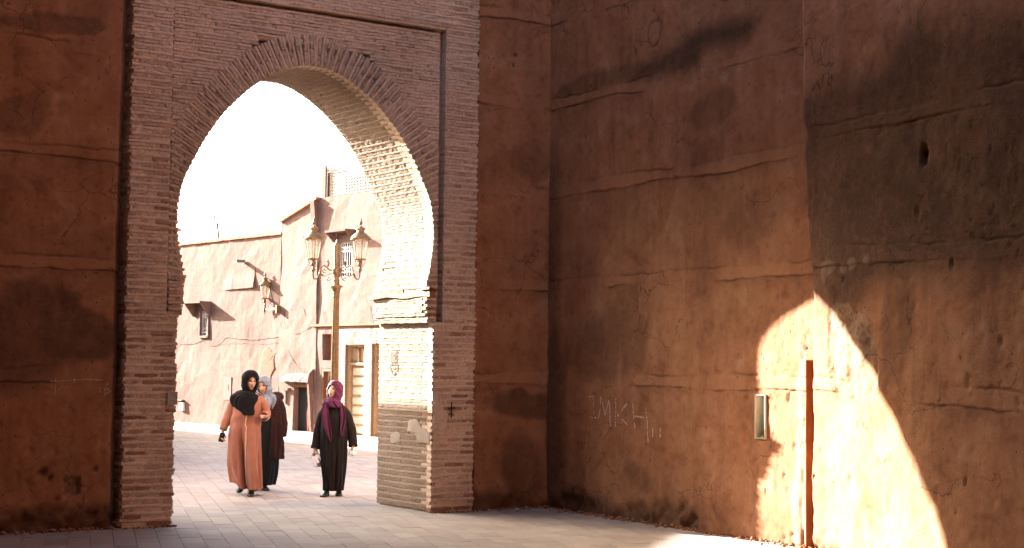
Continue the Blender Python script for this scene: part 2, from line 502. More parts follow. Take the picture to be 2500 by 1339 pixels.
# the strip of pavement along the far houses
FA = Vector((7.3378, 25.7662, 0)); FD = Vector((.0900543, -.9959369, 0)); FN = Vector((-.9959369, -.0900543, 0))
def fac(s, h, out=0.0):
    return FA + FD*s + FN*out + Vector((0,0,h))
sw = MB()
for s0 in np.arange(-8, 20, 1.25):
    w = MB()
    a = fac(s0+.006, 0, -.1); b = fac(s0+1.244, 0, -.1)
    pts = [(a.x,a.y),(b.x,b.y),(fac(s0+1.244,0,1.30+.0*s0).x, b.y-.11), (fac(s0+.006,0,1.30).x, a.y-.11)]
    top = .05 + RNG.uniform(-.003,.003)
    sw.add([(x,y,-.02) for x,y in pts]+[(x,y,top) for x,y in pts], [(4,5,6,7),(0,1,5,4),(1,2,6,5),(2,3,7,6),(3,0,4,7)])
tag(sw.build('pavement', M_CONC), kind='structure')
# ------------------------------------------------------------------ the brick gate
GATE = empty('brick_gate', (-1.6, .6, 0), 'old brick gate with a tall pointed horseshoe arch the women walk through', 'gate')
UC, GL, GR_, GD = -1.603, -3.80, .61, 1.32       # arch centre line, outer edges, depth
ARCH = [(1.500,2.60),(1.545,2.76),(1.585,2.97),(1.610,3.15),(1.617,3.30),(1.603,3.50),(1.560,3.71),(1.475,3.90),(1.352,4.137),(1.190,4.390),(1.035,4.580),(.755,4.845),(.45,5.037),(.20,5.132),(0,5.150)]
def arch_pts(n=400):
    P = np.array(ARCH); t = np.arange(len(P)); T = np.linspace(0, len(P)-1, n); out = []
    for c in range(2):
        y = P[:, c]; mm = np.gradient(y)
        if c == 1: mm[-1] = 0.0
        i = np.clip(np.floor(T).astype(int), 0, len(P)-2); f = T - i
        h00 = 2*f**3-3*f**2+1; h10 = f**3-2*f**2+f; h01 = -2*f**3+3*f**2; h11 = f**3-f**2
        out.append(h00*y[i]+h10*mm[i]+h01*y[i+1]+h11*mm[i+1])
    return np.stack(out, 1)
AP = arch_pts()
def half_w(h):
    if h < 2.27: return 1.603
    if h < 2.60: return 1.520
    if h >= 5.15: return 0.0
    return float(np.interp(h, AP[:,1], AP[:,0]))
PANEL_L, PANEL_R, PANEL_T, PREC = -3.335, .128, 5.80, .045
CRS, BH = .0745, .044
TOPB = 6.75
bricks = []      # kind, centre, ex, ey, ez, l, h, d
beds = []        # p0, p1, ey, ez, h, d
X, Y, Z = Vector((1,0,0)), Vector((0,1,0)), Vector((0,0,1))

def jit(lo, hi): return RNG.uniform(lo, hi)
def erosion(x, z):
    return float(vnoise(x*1.3+5, z*1.3, 31))
def row_front(u0, u1, z, yface, phase, edge_l=None, edge_r=None):
    """a course of bricks on the front face; edges marked show their ends on the reveal"""
    if u1-u0 < .05: return
    L = .265
    cuts = [u0]; x = u0 - L*(phase)
    while x < u1:
        x += L + jit(-.025, .025)
        if x > u0+.07 and x < u1-.07: cuts.append(x)
    cuts.append(u1)
    for a, b in zip(cuts[:-1], cuts[1:]):
        e = erosion((a+b)/2, z)
        low = sstep(4.6, 2.6, z)
        rec = jit(-.002, .006) + float(low)*max(0, jit(-.012, .024) + .008*e) + (jit(.01,.025) if RNG.random() < .05 else 0)
        ed = 0
        if edge_l and a == u0: ed = edge_l
        if edge_r and b == u1: ed = edge_r
        bricks.append(('brick', Vector(((a+b)/2 , yface+rec, z)), X, Z, -Y, (b-a)-.005, BH*jit(.88,1.12), max(.12, ed-rec)))
    beds.append((Vector((u0 + (0 if u0 == UC+1.603 else jit(.0,.022)), yface+.002, z+CRS/2)), Vector((u1 - (0 if False else jit(.0,.022)), yface+.002, z+CRS/2)), Z, -Y, .034, .11))
def row_reveal(u, ez, y0, y1, z, zdir=Z):
    L = .265; cuts = [y0]; y = y0 - L*RNG.random()
    while y < y1:
        y += L + jit(-.025, .025)
        if y0+.07 < y < y1-.07: cuts.append(y)
    cuts.append(y1)
    for a, b in zip(cuts[:-1], cuts[1:]):
        rec = jit(.0, .0015) + (jit(.003,.008) if RNG.random() < .04 else 0)
        bricks.append(('brick', Vector((u, (a+b)/2, z)) - ez*rec, Y if ez.x < 0 else -Y, zdir, ez, (b-a)-.004, BH*jit(.95,1.12), .045))
    y0 = .105 if z < 2.27 else PREC+.105
    beds.append((Vector((u, y0, z+CRS/2)) + ez*.0005, Vector((u, y1, z+CRS/2)) + ez*.0005, zdir, ez, .036, .08))

nrow = int(TOPB/CRS)
# ring of voussoirs
ring_pts = {}
ringo = {-1: [], 1: []}
seg = np.hypot(np.diff(AP[:,0]), np.diff(AP[:,1])); arc = np.concatenate([[0], np.cumsum(seg)])
nv = int(arc[-1]/.0735)
for side in (-1, 1):
    for i in range(nv):
        s = (i+.5)*arc[-1]/nv
        hw = float(np.interp(s, arc, AP[:,0])); h = float(np.interp(s, arc, AP[:,1]))
        hw2 = float(np.interp(s+.03, arc, AP[:,0])); h2 = float(np.interp(s+.03, arc, AP[:,1]))
        hw1 = float(np.interp(s-.03, arc, AP[:,0])); h1 = float(np.interp(s-.03, arc, AP[:,1]))
        t = Vector((side*(hw2-hw1), 0, h2-h1)).normalized()
        nrm = Vector((t.z*side, 0, -t.x*side))            # outward from the opening
        if nrm.x*side < 0: nrm = -nrm
        # the fan of the bricks opens from lower than the true normal near the springing
        f = float(sstep(3.7, 2.6, h)); nrm = (nrm*(1-f) + Vector((side, 0, .12))*f).normalized()
        if s > arc[-1]-.10: nrm = Vector((side*.06, 0, 1)).normalized()
        tg = Vector((-nrm.z*side, 0, nrm.x*side)) if True else t
        p = Vector((UC + side*hw, PREC, h))
        lim = (PANEL_R-.048 - p.x) if side > 0 else (p.x - PANEL_L-.012)
        T = .365 + jit(-.004,.004)
        if nrm.x*side > .05: T = min(T, max(.06, lim/(nrm.x*side)))
        ringo[side].append((abs((p+nrm*T).x-UC), (p+nrm*T).z, T))
        cuts = [0, T] if T < .2 else ([0, T*.5+jit(-.05,.05), T] if T < .45 else [0, T*.33, T*.66, T])
        for a, b in zip(cuts[:-1], cuts[1:]):
            rec = jit(-.004, .006) + (jit(.008,.022) if RNG.random() < .07 else 0)
            bricks.append(('voussoir', p + nrm*((a+b)/2) + Vector((0, rec-.003, 0)), nrm, tg, -Y, (b-a)-.004, .050*jit(.92,1.08), .235))
        q = p + tg*(.0735/2) + Vector((0, .002, 0))
        beds.append((q, q + nrm*T, tg, -Y, .032, .11))
        # soffit
        if h > 2.6:
            y0, y1 = PREC+.24, GD; L = .265; cuts = [y0]; y = y0 - L*RNG.random()
            while y < y1:
                y += L + jit(-.03, .03)
                if y0+.07 < y < y1-.07: cuts.append(y)
            cuts.append(y1)
            ez = -nrm
            tt = tg
            for a, b in zip(cuts[:-1], cuts[1:]):
                rec = jit(.0, .002) + (jit(.003,.009) if RNG.random() < .06 else 0)
                c = Vector((p.x, (a+b)/2, p.z)) + nrm*rec
                ex = Y; 
                if ex.cross(tt).dot(ez) < 0: ex = -Y
                bricks.append(('brick', c, ex, tt, ez, (b-a)-.004, .048*jit(.95,1.1), .045))
            q = Vector((p.x, PREC+.10, p.z)) + tg*(.0735/2)
            beds.append((q, q + Y*(GD-PREC-.10), tg, -nrm, .034, .08))
ro = {}
for side in (-1, 1):
    a = sorted(ringo[side], key=lambda t: t[1])
    ro[side] = ([t[1] for t in a], [t[0] for t in a])
RTOP = max(max(ro[1][0]), max(ro[-1][0]))
def ring_half(side, h):
    zs, ws = ro[side]
    return max(w for z, w in zip(zs, ws) if abs(z-h) < .11) if any(abs(z-h) < .11 for z in zs) else float(np.interp(h, zs, ws))

for r in range(nrow):
    z = (r+.5)*CRS; ph = RNG.random(); hdr = r % 2
    ed = .245 if hdr else .125
    lf = jit(-.012, .010); rf = 0.0
    if z < 2.27 - .03:
        row_front(GL+jit(-.006,.012), UC-1.603+lf, z, 0, ph, .245, ed)
        row_front(UC+1.603+rf, GR_+jit(-.012,.008), z, 0, ph, ed, .245)
        row_reveal(UC+1.603, -X, ed+.012, GD, z)
        row_reveal(UC-1.603, X, ed+.012, GD, z)
        continue
    # outer frame
    row_front(GL+jit(-.006,.012), PANEL_L, z, 0, ph, .245, None) if z < PANEL_T else None
    row_front(PANEL_R+.001, GR_+jit(-.012,.008), z, 0, ph, .09, .245) if z < PANEL_T else None
    if z > PANEL_T:
        row_front(GL+jit(-.006,.012), GR_+jit(-.012,.008), z, 0, ph, .245, .245)
        continue
    if z < 2.60:
        hw = half_w(z) + (.02 if z < 2.34 else 0)
        row_front(PANEL_L+.012, UC-hw, z, PREC, ph, None, ed)
        row_front(UC+hw, PANEL_R-.05, z, PREC, ph, ed, None)
        row_reveal(UC+hw, -X, PREC+ed+.012, GD+.02, z)
        row_reveal(UC-hw, X, PREC+ed+.012, GD+.02, z)
        continue
    if z < RTOP+.04:
        wl, wr = max(half_w(z)+.05, ring_half(-1, z)-.16), max(half_w(z)+.05, ring_half(1, z)-.16)
        if z > RTOP-.16: row_front(PANEL_L+.012, PANEL_R-.05, z, PREC+.010, ph)
        else:
            row_front(PANEL_L+.012, UC-wl, z, PREC+.010, ph)
            row_front(UC+wr, PANEL_R-.05, z, PREC+.010, ph)
    elif z < PANEL_T-.045:
        row_front(PANEL_L+.012, PANEL_R-.05, z, PREC+.010, ph)

def brick_unit(seed):
    r = random.Random(seed); V = []; n = 5
    prof = [(-.5,-1.0), (-.5,-.13), (-.36,-.02), (.36,-.02), (.5,-.13), (.5,-1.0)]
    wav = [r.uniform(-.07,.07) for _ in range(n)]; wav2 = [r.uniform(-.07,.07) for _ in range(n)]
    for i in range(n):
        x = -.5 + i/(n-1)
        endy = .86 if i in (0, n-1) else 1.0
        for k, (y, zz) in enumerate(prof):
            yy = y*endy + (wav[i] if y > 0 else wav2[i]) + r.uniform(-.03,.03)
            z2 = zz + (r.uniform(-.06,.04) if zz > -.5 else 0) - (.07 if i in (0, n-1) and zz > -.5 else 0)
            V.append((x + r.uniform(-.012,.012), yy, z2))
    F = []
    for i in range(n-1):
        for k in range(5):
            a = i*6+k; F.append((a, a+6, a+7, a+1))
    F.append(tuple(range(6))); F.append(tuple((n-1)*6+k for k in reversed(range(6))))
    return V, F
BU = [brick_unit(100+i) for i in range(16)]
bmesh_lib = {}
for nm in ('brick', 'voussoir'):
    lib = []
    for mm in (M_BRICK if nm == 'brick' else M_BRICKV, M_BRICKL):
        for V, F in BU:
            me = bpy.data.meshes.new(nm); me.from_pydata(V, [], F); me.materials.append(mm); lib.append(me)
    bmesh_lib[nm] = lib
def bscore(b):
    kind, c, ex, ey, ez, l, h, d = b
    s, x, y = tris_px(c, 1.0)
    if abs(x) > 1.0 or abs(y) > .54: return 0
    view = (CAM-c).normalized()
    return l*h*s*s*max(0, ez.dot(view))
order = {'brick': [], 'voussoir': []}
for b in bricks: order[b[0]].append(b)
stuffm = MB(); stuffl = MB()
for nm in ('voussoir', 'brick'):
    lst = sorted(order[nm], key=bscore, reverse=True)
    for i, (kind, c, ex, ey, ez, l, h, d) in enumerate(lst):
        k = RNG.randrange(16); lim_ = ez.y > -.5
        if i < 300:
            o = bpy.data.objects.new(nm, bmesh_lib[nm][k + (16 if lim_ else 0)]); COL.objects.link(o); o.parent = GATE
            mt = Matrix((ex*l, ey*h, ez*d)).transposed().to_4x4(); mt.translation = c - GATE.location
            o.matrix_local = mt
        else:
            V, F = BU[k]
            (stuffl if lim_ else stuffm).add([tuple(c + ex*(x*l) + ey*(y*h) + ez*(z*d)) for x, y, z in V], F)
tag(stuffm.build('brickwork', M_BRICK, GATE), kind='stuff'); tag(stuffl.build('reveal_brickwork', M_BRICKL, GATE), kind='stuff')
# beds of lime mortar between the courses
bedf = MB(); bedr = MB()
for p0, p1, ey, ez, h, d in beds:
    L = (p1-p0).length
    if L < .03: continue
    n = max(3, int(L/.055)); ex = (p1-p0)/L; bed = bedr if abs(ex.y) > .5 else bedf; base = len(bed.v)
    up = jit(-.003,.003)
    for i in range(n+1):
        p = p0 + ex*(L*i/n)
        soft = .13 if abs(ex.y) > .5 else (.4 if abs(ex.x) < .9995 else 1.0)
        rr = jit(-.009,.0045)*soft; w1 = h/2*jit(.85,1.30); w2 = h/2*jit(.85,1.30)
        if RNG.random() < .05: rr -= .014*soft
        up = up*.7 + jit(-.003,.003)*(.4 if soft < 1 else 1)
        for y, z in ((-w2,-d), (-w2,rr-.010), (-w2*.5,rr), (w1*.5,rr), (w1,rr-.010), (w1,-d)):
            bed.v.append(tuple(p + ey*(y+up) + ez*z))
    for i in range(n):
        for k in range(5):
            a = base+i*6+k; bed.f.append((a, a+6, a+7, a+1))
    bed.f.append(tuple(base+k for k in range(6))); bed.f.append(tuple(base+n*6+k for k in reversed(range(6))))
tag(bedf.build('mortar_beds', M_MORTAR, GATE), kind='stuff'); tag(bedr.build('reveal_mortar', M_MORTARL, GATE), kind='stuff')
# the core of the wall behind the bricks
core = MB()
hs = list(np.arange(0, 5.15, .05)) + [5.15]
ins = .045
for side in (-1, 1):
    base = len(core.v)
    for h in hs:
        hw = half_w(max(h-ins, 0)) if h > 4 else half_w(h)
        xin = UC + side*(hw+ins*(1 if h < 5 else .5)); xo = (GR_-.03) if side > 0 else (GL+.03)
        for x, y in ((xo, .165), (xin, .165), (xin, GD-.02), (xo, GD-.02)): core.v.append((x, y, h))
    for i in range(len(hs)-1):
        for k in range(4):
            a = base+i*4; q = (a+k, a+(k+1)%4, a+4+(k+1)%4, a+4+k)
            core.f.append(q if side < 0 else tuple(reversed(q)))
core.box((GL+.03, .165, 5.15+ins), (GR_-.03, GD-.02, 13.0))
core.box((GL+.03, .022, 0), (UC-1.603-.03, .1649, 2.26)); core.box((UC+1.603+.03, .022, 0), (GR_-.03, .1649, 2.26))
core.box((GL+.03, .022, 2.2601), (PANEL_L-.004, .1648, PANEL_T)); core.box((PANEL_R+.006, .022, 2.2601), (GR_-.03, .1648, PANEL_T))
core.box((GL+.03, .022, PANEL_T+.001), (GR_-.03, .1647, 13.0))
core.build('wall_core', M_MORTAR, GATE)
# timber lintel plank on the right-hand impost
pl = MB(); n = 9; base = 0
for i in range(n+1):
    y = -.035 + i*1.43/n
    tz = 2.585 + .012*math.sin(i*1.3) ; th = .078 - .028*i/n + jit(-.004,.004)
    x0 = -.085 - .045*i/n + jit(-.006,.006)
    for x, z in ((.0, tz-th/2), (x0, tz-th/2+.01), (x0-.004, tz+th/2), (.0, tz+th/2+.004)): pl.v.append((x, y, z))
for i in range(n):
    for k in range(4):
        a = i*4; pl.f.append((a+k, a+4+k, a+4+(k+1)%4, a+(k+1)%4))
pl.f.append((0,1,2,3)); pl.f.append((n*4+3,n*4+2,n*4+1,n*4))
pl.build('plank', M_WOOD, GATE)
MB().obox((-.055, .045, 2.645), (.96,.1,-.26), (-.1,1,0), (.26,0,.96), .055, .09, .016).build('plank', M_DARKWOOD, GATE)
# mortar patches smeared over the bricks, standing a little proud
def patch(name, outline, o, ax, ay, az, mat, parent, thick=.012, seed=0):
    n = len(outline); pts = []
    for i in range(n):
        a, b = outline[i], outline[(i+1) % n]
        for t in (0, .25, .5, .75):
            pts.append((a[0]*(1-t)+b[0]*t + jit(-.012,.012), a[1]*(1-t)+b[1]*t + jit(-.012,.012)))
    cx = sum(p[0] for p in pts)/len(pts); cy = sum(p[1] for p in pts)/len(pts)
    V = []; F = []; N = len(pts); o = Vector(o); ax = Vector(ax); ay = Vector(ay); az = Vector(az)
    for sc, d in ((1.0, -.05), (1.0, thick*.4), (.93, thick), (.5, thick*1.15)):
        for a, b in pts: V.append(o + ax*(cx+(a-cx)*sc) + ay*(cy+(b-cy)*sc) + az*(d + jit(-.002,.002)))
    V.append(o + ax*cx + ay*cy + az*thick*1.1)
    for r in range(3):
        for i in range(N):
            F.append((r*N+i, r*N+(i+1)%N, (r+1)*N+(i+1)%N, (r+1)*N+i))
    for i in range(N): F.append((3*N+i, 3*N+(i+1)%N, 4*N))
    return mesh_obj(name, V, F, mat, parent, True)
M_SMEAR = make_plaster('cement_smear', (.36,.30,.245), .2)
patch('mortar_patch', [(.02,1.42),(.11,1.40),(.14,1.24),(.22,1.17),(.22,1.10),(.16,.97),(.02,.95)], (0,0,0), X, Z, -Y, M_MORTAR, GATE, .005)
patch('mortar_patch', [(.04,.93),(.04,.80),(.30,.82),(.45,.92),(.58,.92),(.56,1.06),(.40,1.09),(.22,1.0)], (0,0,0), Y, Z, -X, M_SMEAR, GATE, .003)
patch('mortar_patch', [(.75,.80),(.98,.78),(1.0,.87),(.85,.93),(.75,.90)], (0,0,0), Y, Z, -X, M_SMEAR, GATE, .003)
# stencilled hand on the reveal, and a painted cross on the pier
hand = MB()
def strokes(mb, lines, o, ax, ay, az, w, off):
    o = Vector(o); ax = Vector(ax); ay = Vector(ay); az = Vector(az)
    for ln in lines:
        pts = [o + ax*a + ay*b for a, b in ln]
        for p, q in zip(pts[:-1], pts[1:]):
            t = (q-p); L = t.length
            if L < 1e-5: continue
            t /= L; nn = az.cross(t)
            mb.obox((p+q)/2 + az*off, t, nn, az, L/2+w*.3, w/2*jit(.8,1.2), .0015)
strokes(hand, [[(-.07,.16),(-.07,.0)],[(-.035,.19),(-.035,0)],[(0,.195),(0,0)],[(.035,.19),(.035,0)],[(.065,.17),(.07,.02)],[(-.07,0),(-.10,-.02),(-.085,-.06),(-.04,-.10),(0,-.12),(.04,-.10),(.085,-.05),(.10,-.01),(.07,.02)],[(-.04,-.03),(0,-.05),(.04,-.03)]], (0, .93, 1.74), -Y, Z, -X, .013, .006)
hand.build('stencil_hand', M_CHARCOAL, GATE)
cr = MB(); strokes(cr, [[(.262,1.30),(.262,1.12)],[(.215,1.235),(.31,1.235)]], (0,0,0), X, Z, -Y, .013, .006)
cr.build('painted_cross', M_BLACKMARK, GATE)
# patched hole low on the left pier
hb = MB(); hb.box((-3.315,-.012,1.29), (-3.20,.06,1.43)); hb.build('cement_block', M_CONC, GATE)
# ------------------------------------------------------------------ rammed-earth walls
LIFTS = [1.54, 2.70, 3.86, 4.96, 6.06]      # lower edge of the band at each lift of formwork

def poly_mask(x, y, poly, soft=.02):
    """1 inside the outline, fading over soft; signed distance on arrays"""
    P = np.array(poly); n = len(P); d = np.full(x.shape, 1e9); ins = np.zeros(x.shape, bool)
    for i in range(n):
        a = P[i]; b = P[(i+1) % n]; e = b-a; L = max(1e-9, (e**2).sum())
        t = np.clip(((x-a[0])*e[0]+(y-a[1])*e[1])/L, 0, 1)
        d = np.minimum(d, np.hypot(x-a[0]-t*e[0], y-a[1]-t*e[1]))
        c = ((a[1] > y) != (b[1] > y)) & (x < (b[0]-a[0])*(y-a[1])/(b[1]-a[1]+1e-12)+a[0]); ins ^= c
    sd = np.where(ins, d, -d); return sstep(-soft, soft, sd)
def blob(x, y, cx, cy, rx, ry, ang=0, soft=.4):
    c, s = math.cos(ang), math.sin(ang)
    u = ((x-cx)*c+(y-cy)*s)/rx; v = (-(x-cx)*s+(y-cy)*c)/ry
    return sstep(1+soft, 1-soft, np.hypot(u, v))
def line_dist(x, y, pts):
    d = np.full(x.shape, 1e9)
    for a, b in zip(pts[:-1], pts[1:]):
        e0, e1 = b[0]-a[0], b[1]-a[1]; L = e0*e0+e1*e1
        t = np.clip(((x-a[0])*e0+(y-a[1])*e1)/L, 0, 1)
        d = np.minimum(d, np.hypot(x-a[0]-t*e0, y-a[1]-t*e1))
    return d

def wall_fields(S, Zz, seed, lifts, bandh=.14, baser=.3, worn=1.0):
    d = .018*fbm(S*.8, Zz*.8, seed, 3) + .007*fbm(S*3.1, Zz*3.1, seed+5, 3) + .0025*fbm(S*14, Zz*14, seed+9, 3)
    band = np.zeros_like(S); crack = np.zeros_like(S); stain_shade = np.zeros_like(S)
    for i, z0 in enumerate(lifts):
        wob = .028*vnoise(S*.9, 0*S+i*3.3, seed+20) + .010*vnoise(S*5, 0*S+i, seed+21) + .005*vnoise(S*22, 0*S+i, seed+22)
        wob2 = .03*vnoise(S*1.1, 0*S+i*7.7, seed+23) + .012*vnoise(S*6, 0*S+i, seed+24) + .006*vnoise(S*25, 0*S+i, seed+25)
        zl = z0 + wob; zu = z0 + bandh + wob2
        inb = sstep(zl-.004, zl+.008, Zz)*sstep(zu+.012, zu-.012, Zz)
        strong = sstep(-.45, .35, vnoise(S*1.3, 0*S+i*1.7, seed+26) + .35*vnoise(S*5, 0*S+i*1.1, seed+34))
        inb = inb*sstep(-.85, -.1, vnoise(S*.8, 0*S+i*4.1, seed+33)); band = np.maximum(band, inb*(.25+.75*strong))
        d = d*(1-inb*.25) + inb*.0015
        # lower edge: sharp overhang and open joint
        g = np.exp(-((Zz-zl+.007)/.011)**2)
        d = d - g*.012*strong; crack = np.maximum(crack, g*(.05+.7*strong)*sstep(-.75,.2,vnoise(S*4,0*S+i,seed+27)))
        below = np.exp(-np.clip(zl-Zz, 0, 9)/.10)*(Zz < zl)
        rough = np.clip(fbm(S*9, Zz*12, seed+28, 3), 0, 1)
        d = d - below*(.001+.020*rough*np.clip(.3+fbm(S*27, Zz*31, seed+35, 2), 0, 1))*strong
        # upper edge: ragged groove
        st2 = sstep(-.1, .5, vnoise(S*2.1, 0*S+i*2.7, seed+29))
        g2 = np.exp(-((Zz-zu-.006)/.013)**2)
        d = d - g2*.010*st2; crack = np.maximum(crack, g2*.55*st2)
        ab = np.exp(-np.clip(Zz-zu, 0, 9)/.06)*(Zz > zu)
        d = d - ab*.012*np.clip(.3+fbm(S*25, Zz*29, seed+36, 2), 0, 1)*np.clip(fbm(S*11, Zz*14, seed+30, 3), 0, 1)*st2
        stain_shade = np.maximum(stain_shade, below*.30*strong)
    # lost pebbles
    for sc, thr, dep in ((6, .72, .016), (11, .55, .010), (22, .6, .007)):
        cd, rid = cells(S*sc*1.15, Zz*sc*.8, seed+40+sc)
        loc = sstep(-.2, .45, fbm(S*1.7, Zz*1.7, seed+41+sc, 2))
        rad = .16+.14*np.clip((rid-thr)/(1-thr), 0, 1)
        d = d - dep*(rid > thr)*loc*sstep(rad, rad*.45, cd)
    # worn, damp foot
    ft = sstep(baser, baser*.25, Zz + .10*vnoise(S*1.7, 0*S, seed+50) + .05*vnoise(S*6, 0*S, seed+51))
    ft = ft*worn; d = d - ft*(.025+.035*np.clip(fbm(S*7, Zz*9, seed+52, 3), -1, 1))
    stain_shade = np.maximum(stain_shade, ft*.80)
    return d, band, crack, stain_shade, np.zeros_like(S), np.zeros_like(S)

def fine_z(zmax=6.7, extra=()):
    z = set(np.round(np.arange(-.06, zmax, .028), 4))
    for L in LIFTS:
        z |= set(np.round(np.arange(L-.10, L+.24, .011), 4))
    z |= set(extra); z |= set(np.arange(zmax+.3, 13.1, .6))
    return np.array(sorted(z))

def build_wall(name, parent, path, ss, zz, fields, thick=.9, mat=None):
    """path(S, Z) -> position arrays and outward normals; ss, zz grid lines"""
    S, Zg = np.meshgrid(ss, zz)
    d, band, crack, stain_shade, rub, plas = fields(S, Zg)
    P, N = path(S, Zg)
    V = P + N*d[..., None]; h, w = S.shape
    V = V.reshape(-1, 3)
    idx = np.arange(h*w).reshape(h, w)
    F = np.stack([idx[:-1,:-1], idx[:-1,1:], idx[1:,1:], idx[1:,:-1]], -1).reshape(-1, 4)
    # coarse back
    cs = [0, w//4, w//2, 3*w//4, w-1]
    Bk = (P - N*thick)[[0, -1]][:, cs].reshape(-1, 3)
    nb = len(cs); o0 = h*w
    V = np.concatenate([V, Bk]); F = F.tolist()
    for k in range(nb-1):
        F.append([o0+k+1, o0+k, o0+nb+k, o0+nb+k+1])
    F.append([int(i) for i in idx[-1]] + [o0+nb+k for k in reversed(range(nb))])
    F.append([int(i) for i in idx[::-1, 0]] + [o0, o0+nb])
    F.append([int(i) for i in idx[:, -1]] + [o0+2*nb-1, o0+nb-1])
    me = bpy.data.meshes.new(name)
    if parent is not None: V = V - np.array(root_of(parent).location)
    me.from_pydata(V.tolist(), [], F); me.materials.append(mat or M_EARTH)
    sm = [True]*((h-1)*(w-1)) + [False]*(len(me.polygons)-(h-1)*(w-1))
    me.polygons.foreach_set('use_smooth', sm)
    for nm, arr in (('band', band), ('crack', crack), ('stain_shade', stain_shade), ('rubble', rub), ('plaster', plas)):
        at = me.attributes.new(nm, 'FLOAT', 'POINT')
        at.data.foreach_set('value', np.concatenate([np.clip(arr, 0, 1).ravel(), np.zeros(len(Bk))]).astype(np.float32))
    me.update()
    o = bpy.data.objects.new(name, me); COL.objects.link(o)
    if parent is not None: o.parent = parent
    return o

def straight(o, d, n):
    o, d, n = (np.array(a, float) for a in (o, d, n))
    def f(S, Zg):
        P = o + d*S[..., None] + np.array([0,0,1.])*Zg[..., None]
        return P, np.broadcast_to(n, P.shape)
    return f

# --- left wall
def f_left(S, Zg):
    x = S - 8.0                       # world X
    d, band, crack, stain_shade, rub, pla = wall_fields(S, Zg, 101, LIFTS, .12, .27)
    # deep square pit low down, chips beside it
    pit = poly_mask(x + .012*vnoise(x*20, Zg*20, 3), Zg + .012*vnoise(x*20, Zg*20, 4), [(-4.395,.54),(-4.375,.36),(-4.29,.345),(-4.215,.38),(-4.205,.51),(-4.24,.545),(-4.33,.53)], .010)
    d -= pit*.055; rub = np.maximum(rub, pit*.8)
    for cx, cz, r in ((-4.60,.60,.035), (-4.52,.545,.02), (-4.44,.33,.02), (-4.05,.62,.02)):
        b = blob(x, Zg, cx, cz, r*1.6, r, .5, .4); d -= b*.035; crack = np.maximum(crack, b*.7)
    n = vnoise(x*1.3, Zg*1.3, 7)*.40 + vnoise(x*4, Zg*4, 8)*.25 + vnoise(x*11, Zg*11, 9)*.12
    stain_shade = np.maximum(stain_shade, .68*sstep(.0, .75, blob(x, Zg, -4.95+.1*n, 1.95+.3*n, .62, .52, 0, .6)*.9 + n*.6))
    stain_shade = np.maximum(stain_shade, .75*sstep(.2, .6, blob(x, Zg, -4.2, 2.05+.3*n, .55, .30, -.1, .7) + n*.5))
    stain_shade = np.maximum(stain_shade, .8*sstep(.35, .0, x+3.99)*0)
    stain_shade = np.maximum(stain_shade, .55*sstep(.25, .65, blob(x, Zg, -4.6, 5.25, .6, .12, .05, .7) + n*.7))
    stain_shade = np.maximum(stain_shade, .5*sstep(.25, .65, blob(x, Zg, -4.95, 4.25, .3, .2, .3, .7) + n*.7))
    edge = sstep(-3.90, -3.85, x); d -= edge*.05; stain_shade = np.maximum(stain_shade, edge*.6)  # dark edge painted in for the shade of the gap beside the gate
    return d, band, crack, stain_shade, rub, pla
ss = np.concatenate([np.arange(0, 2.6, .1), np.arange(2.6, 4.15, .021), [4.15, 4.172]])
WL = build_wall('rampart_wall', None, straight((-8.0,.08,0), (1,0,0), (0,-1,0)), np.unique(ss), fine_z(), f_left)
tag(WL, 'dark ochre earth wall left of the brick gate with a square pit near its foot', 'wall', 'rammed earth walls')

# --- wall right of the gate, facing the same way
def f_right(S, Zg):
    d, band, crack, stain_shade, rub, pla = wall_fields(S+3.7, Zg, 203, LIFTS, .13, .26)
    n = vnoise(S*2, Zg*2, 17)*.3 + vnoise(S*6, Zg*6, 18)*.12
    stain_shade = np.maximum(stain_shade, .75*sstep(.25, .6, blob(S, Zg, .9, 1.28+.2*n, .7, .2, 0, .7)*.8+n*.5))
    stain_shade = np.maximum(stain_shade, .6*sstep(.3, .7, blob(S, Zg, .75, .45, .35, .5, 0, .7)*.9+n*.5))
    stain_shade = np.maximum(stain_shade, .35*sstep(.3, .7, blob(S, Zg, .8, 4.3, .35, .25, 0, .7)*.9+n*.5))
    for cx, cz in ((.55,5.62), (.52,5.50)):
        b = blob(S, Zg, cx, cz, .025, .02, 0, .4); d -= b*.04; crack = np.maximum(crack, b*.8)
    return d, band, crack, stain_shade, rub, pla
WR = build_wall('rampart_wall', None, straight((.625,.06,0), (1,0,0), (0,-1,0)), np.arange(0, 1.14, .021), fine_z(), f_right)
tag(WR, 'narrow rust-coloured earth wall between the brick gate and the inner corner', 'wall', 'rammed earth walls')

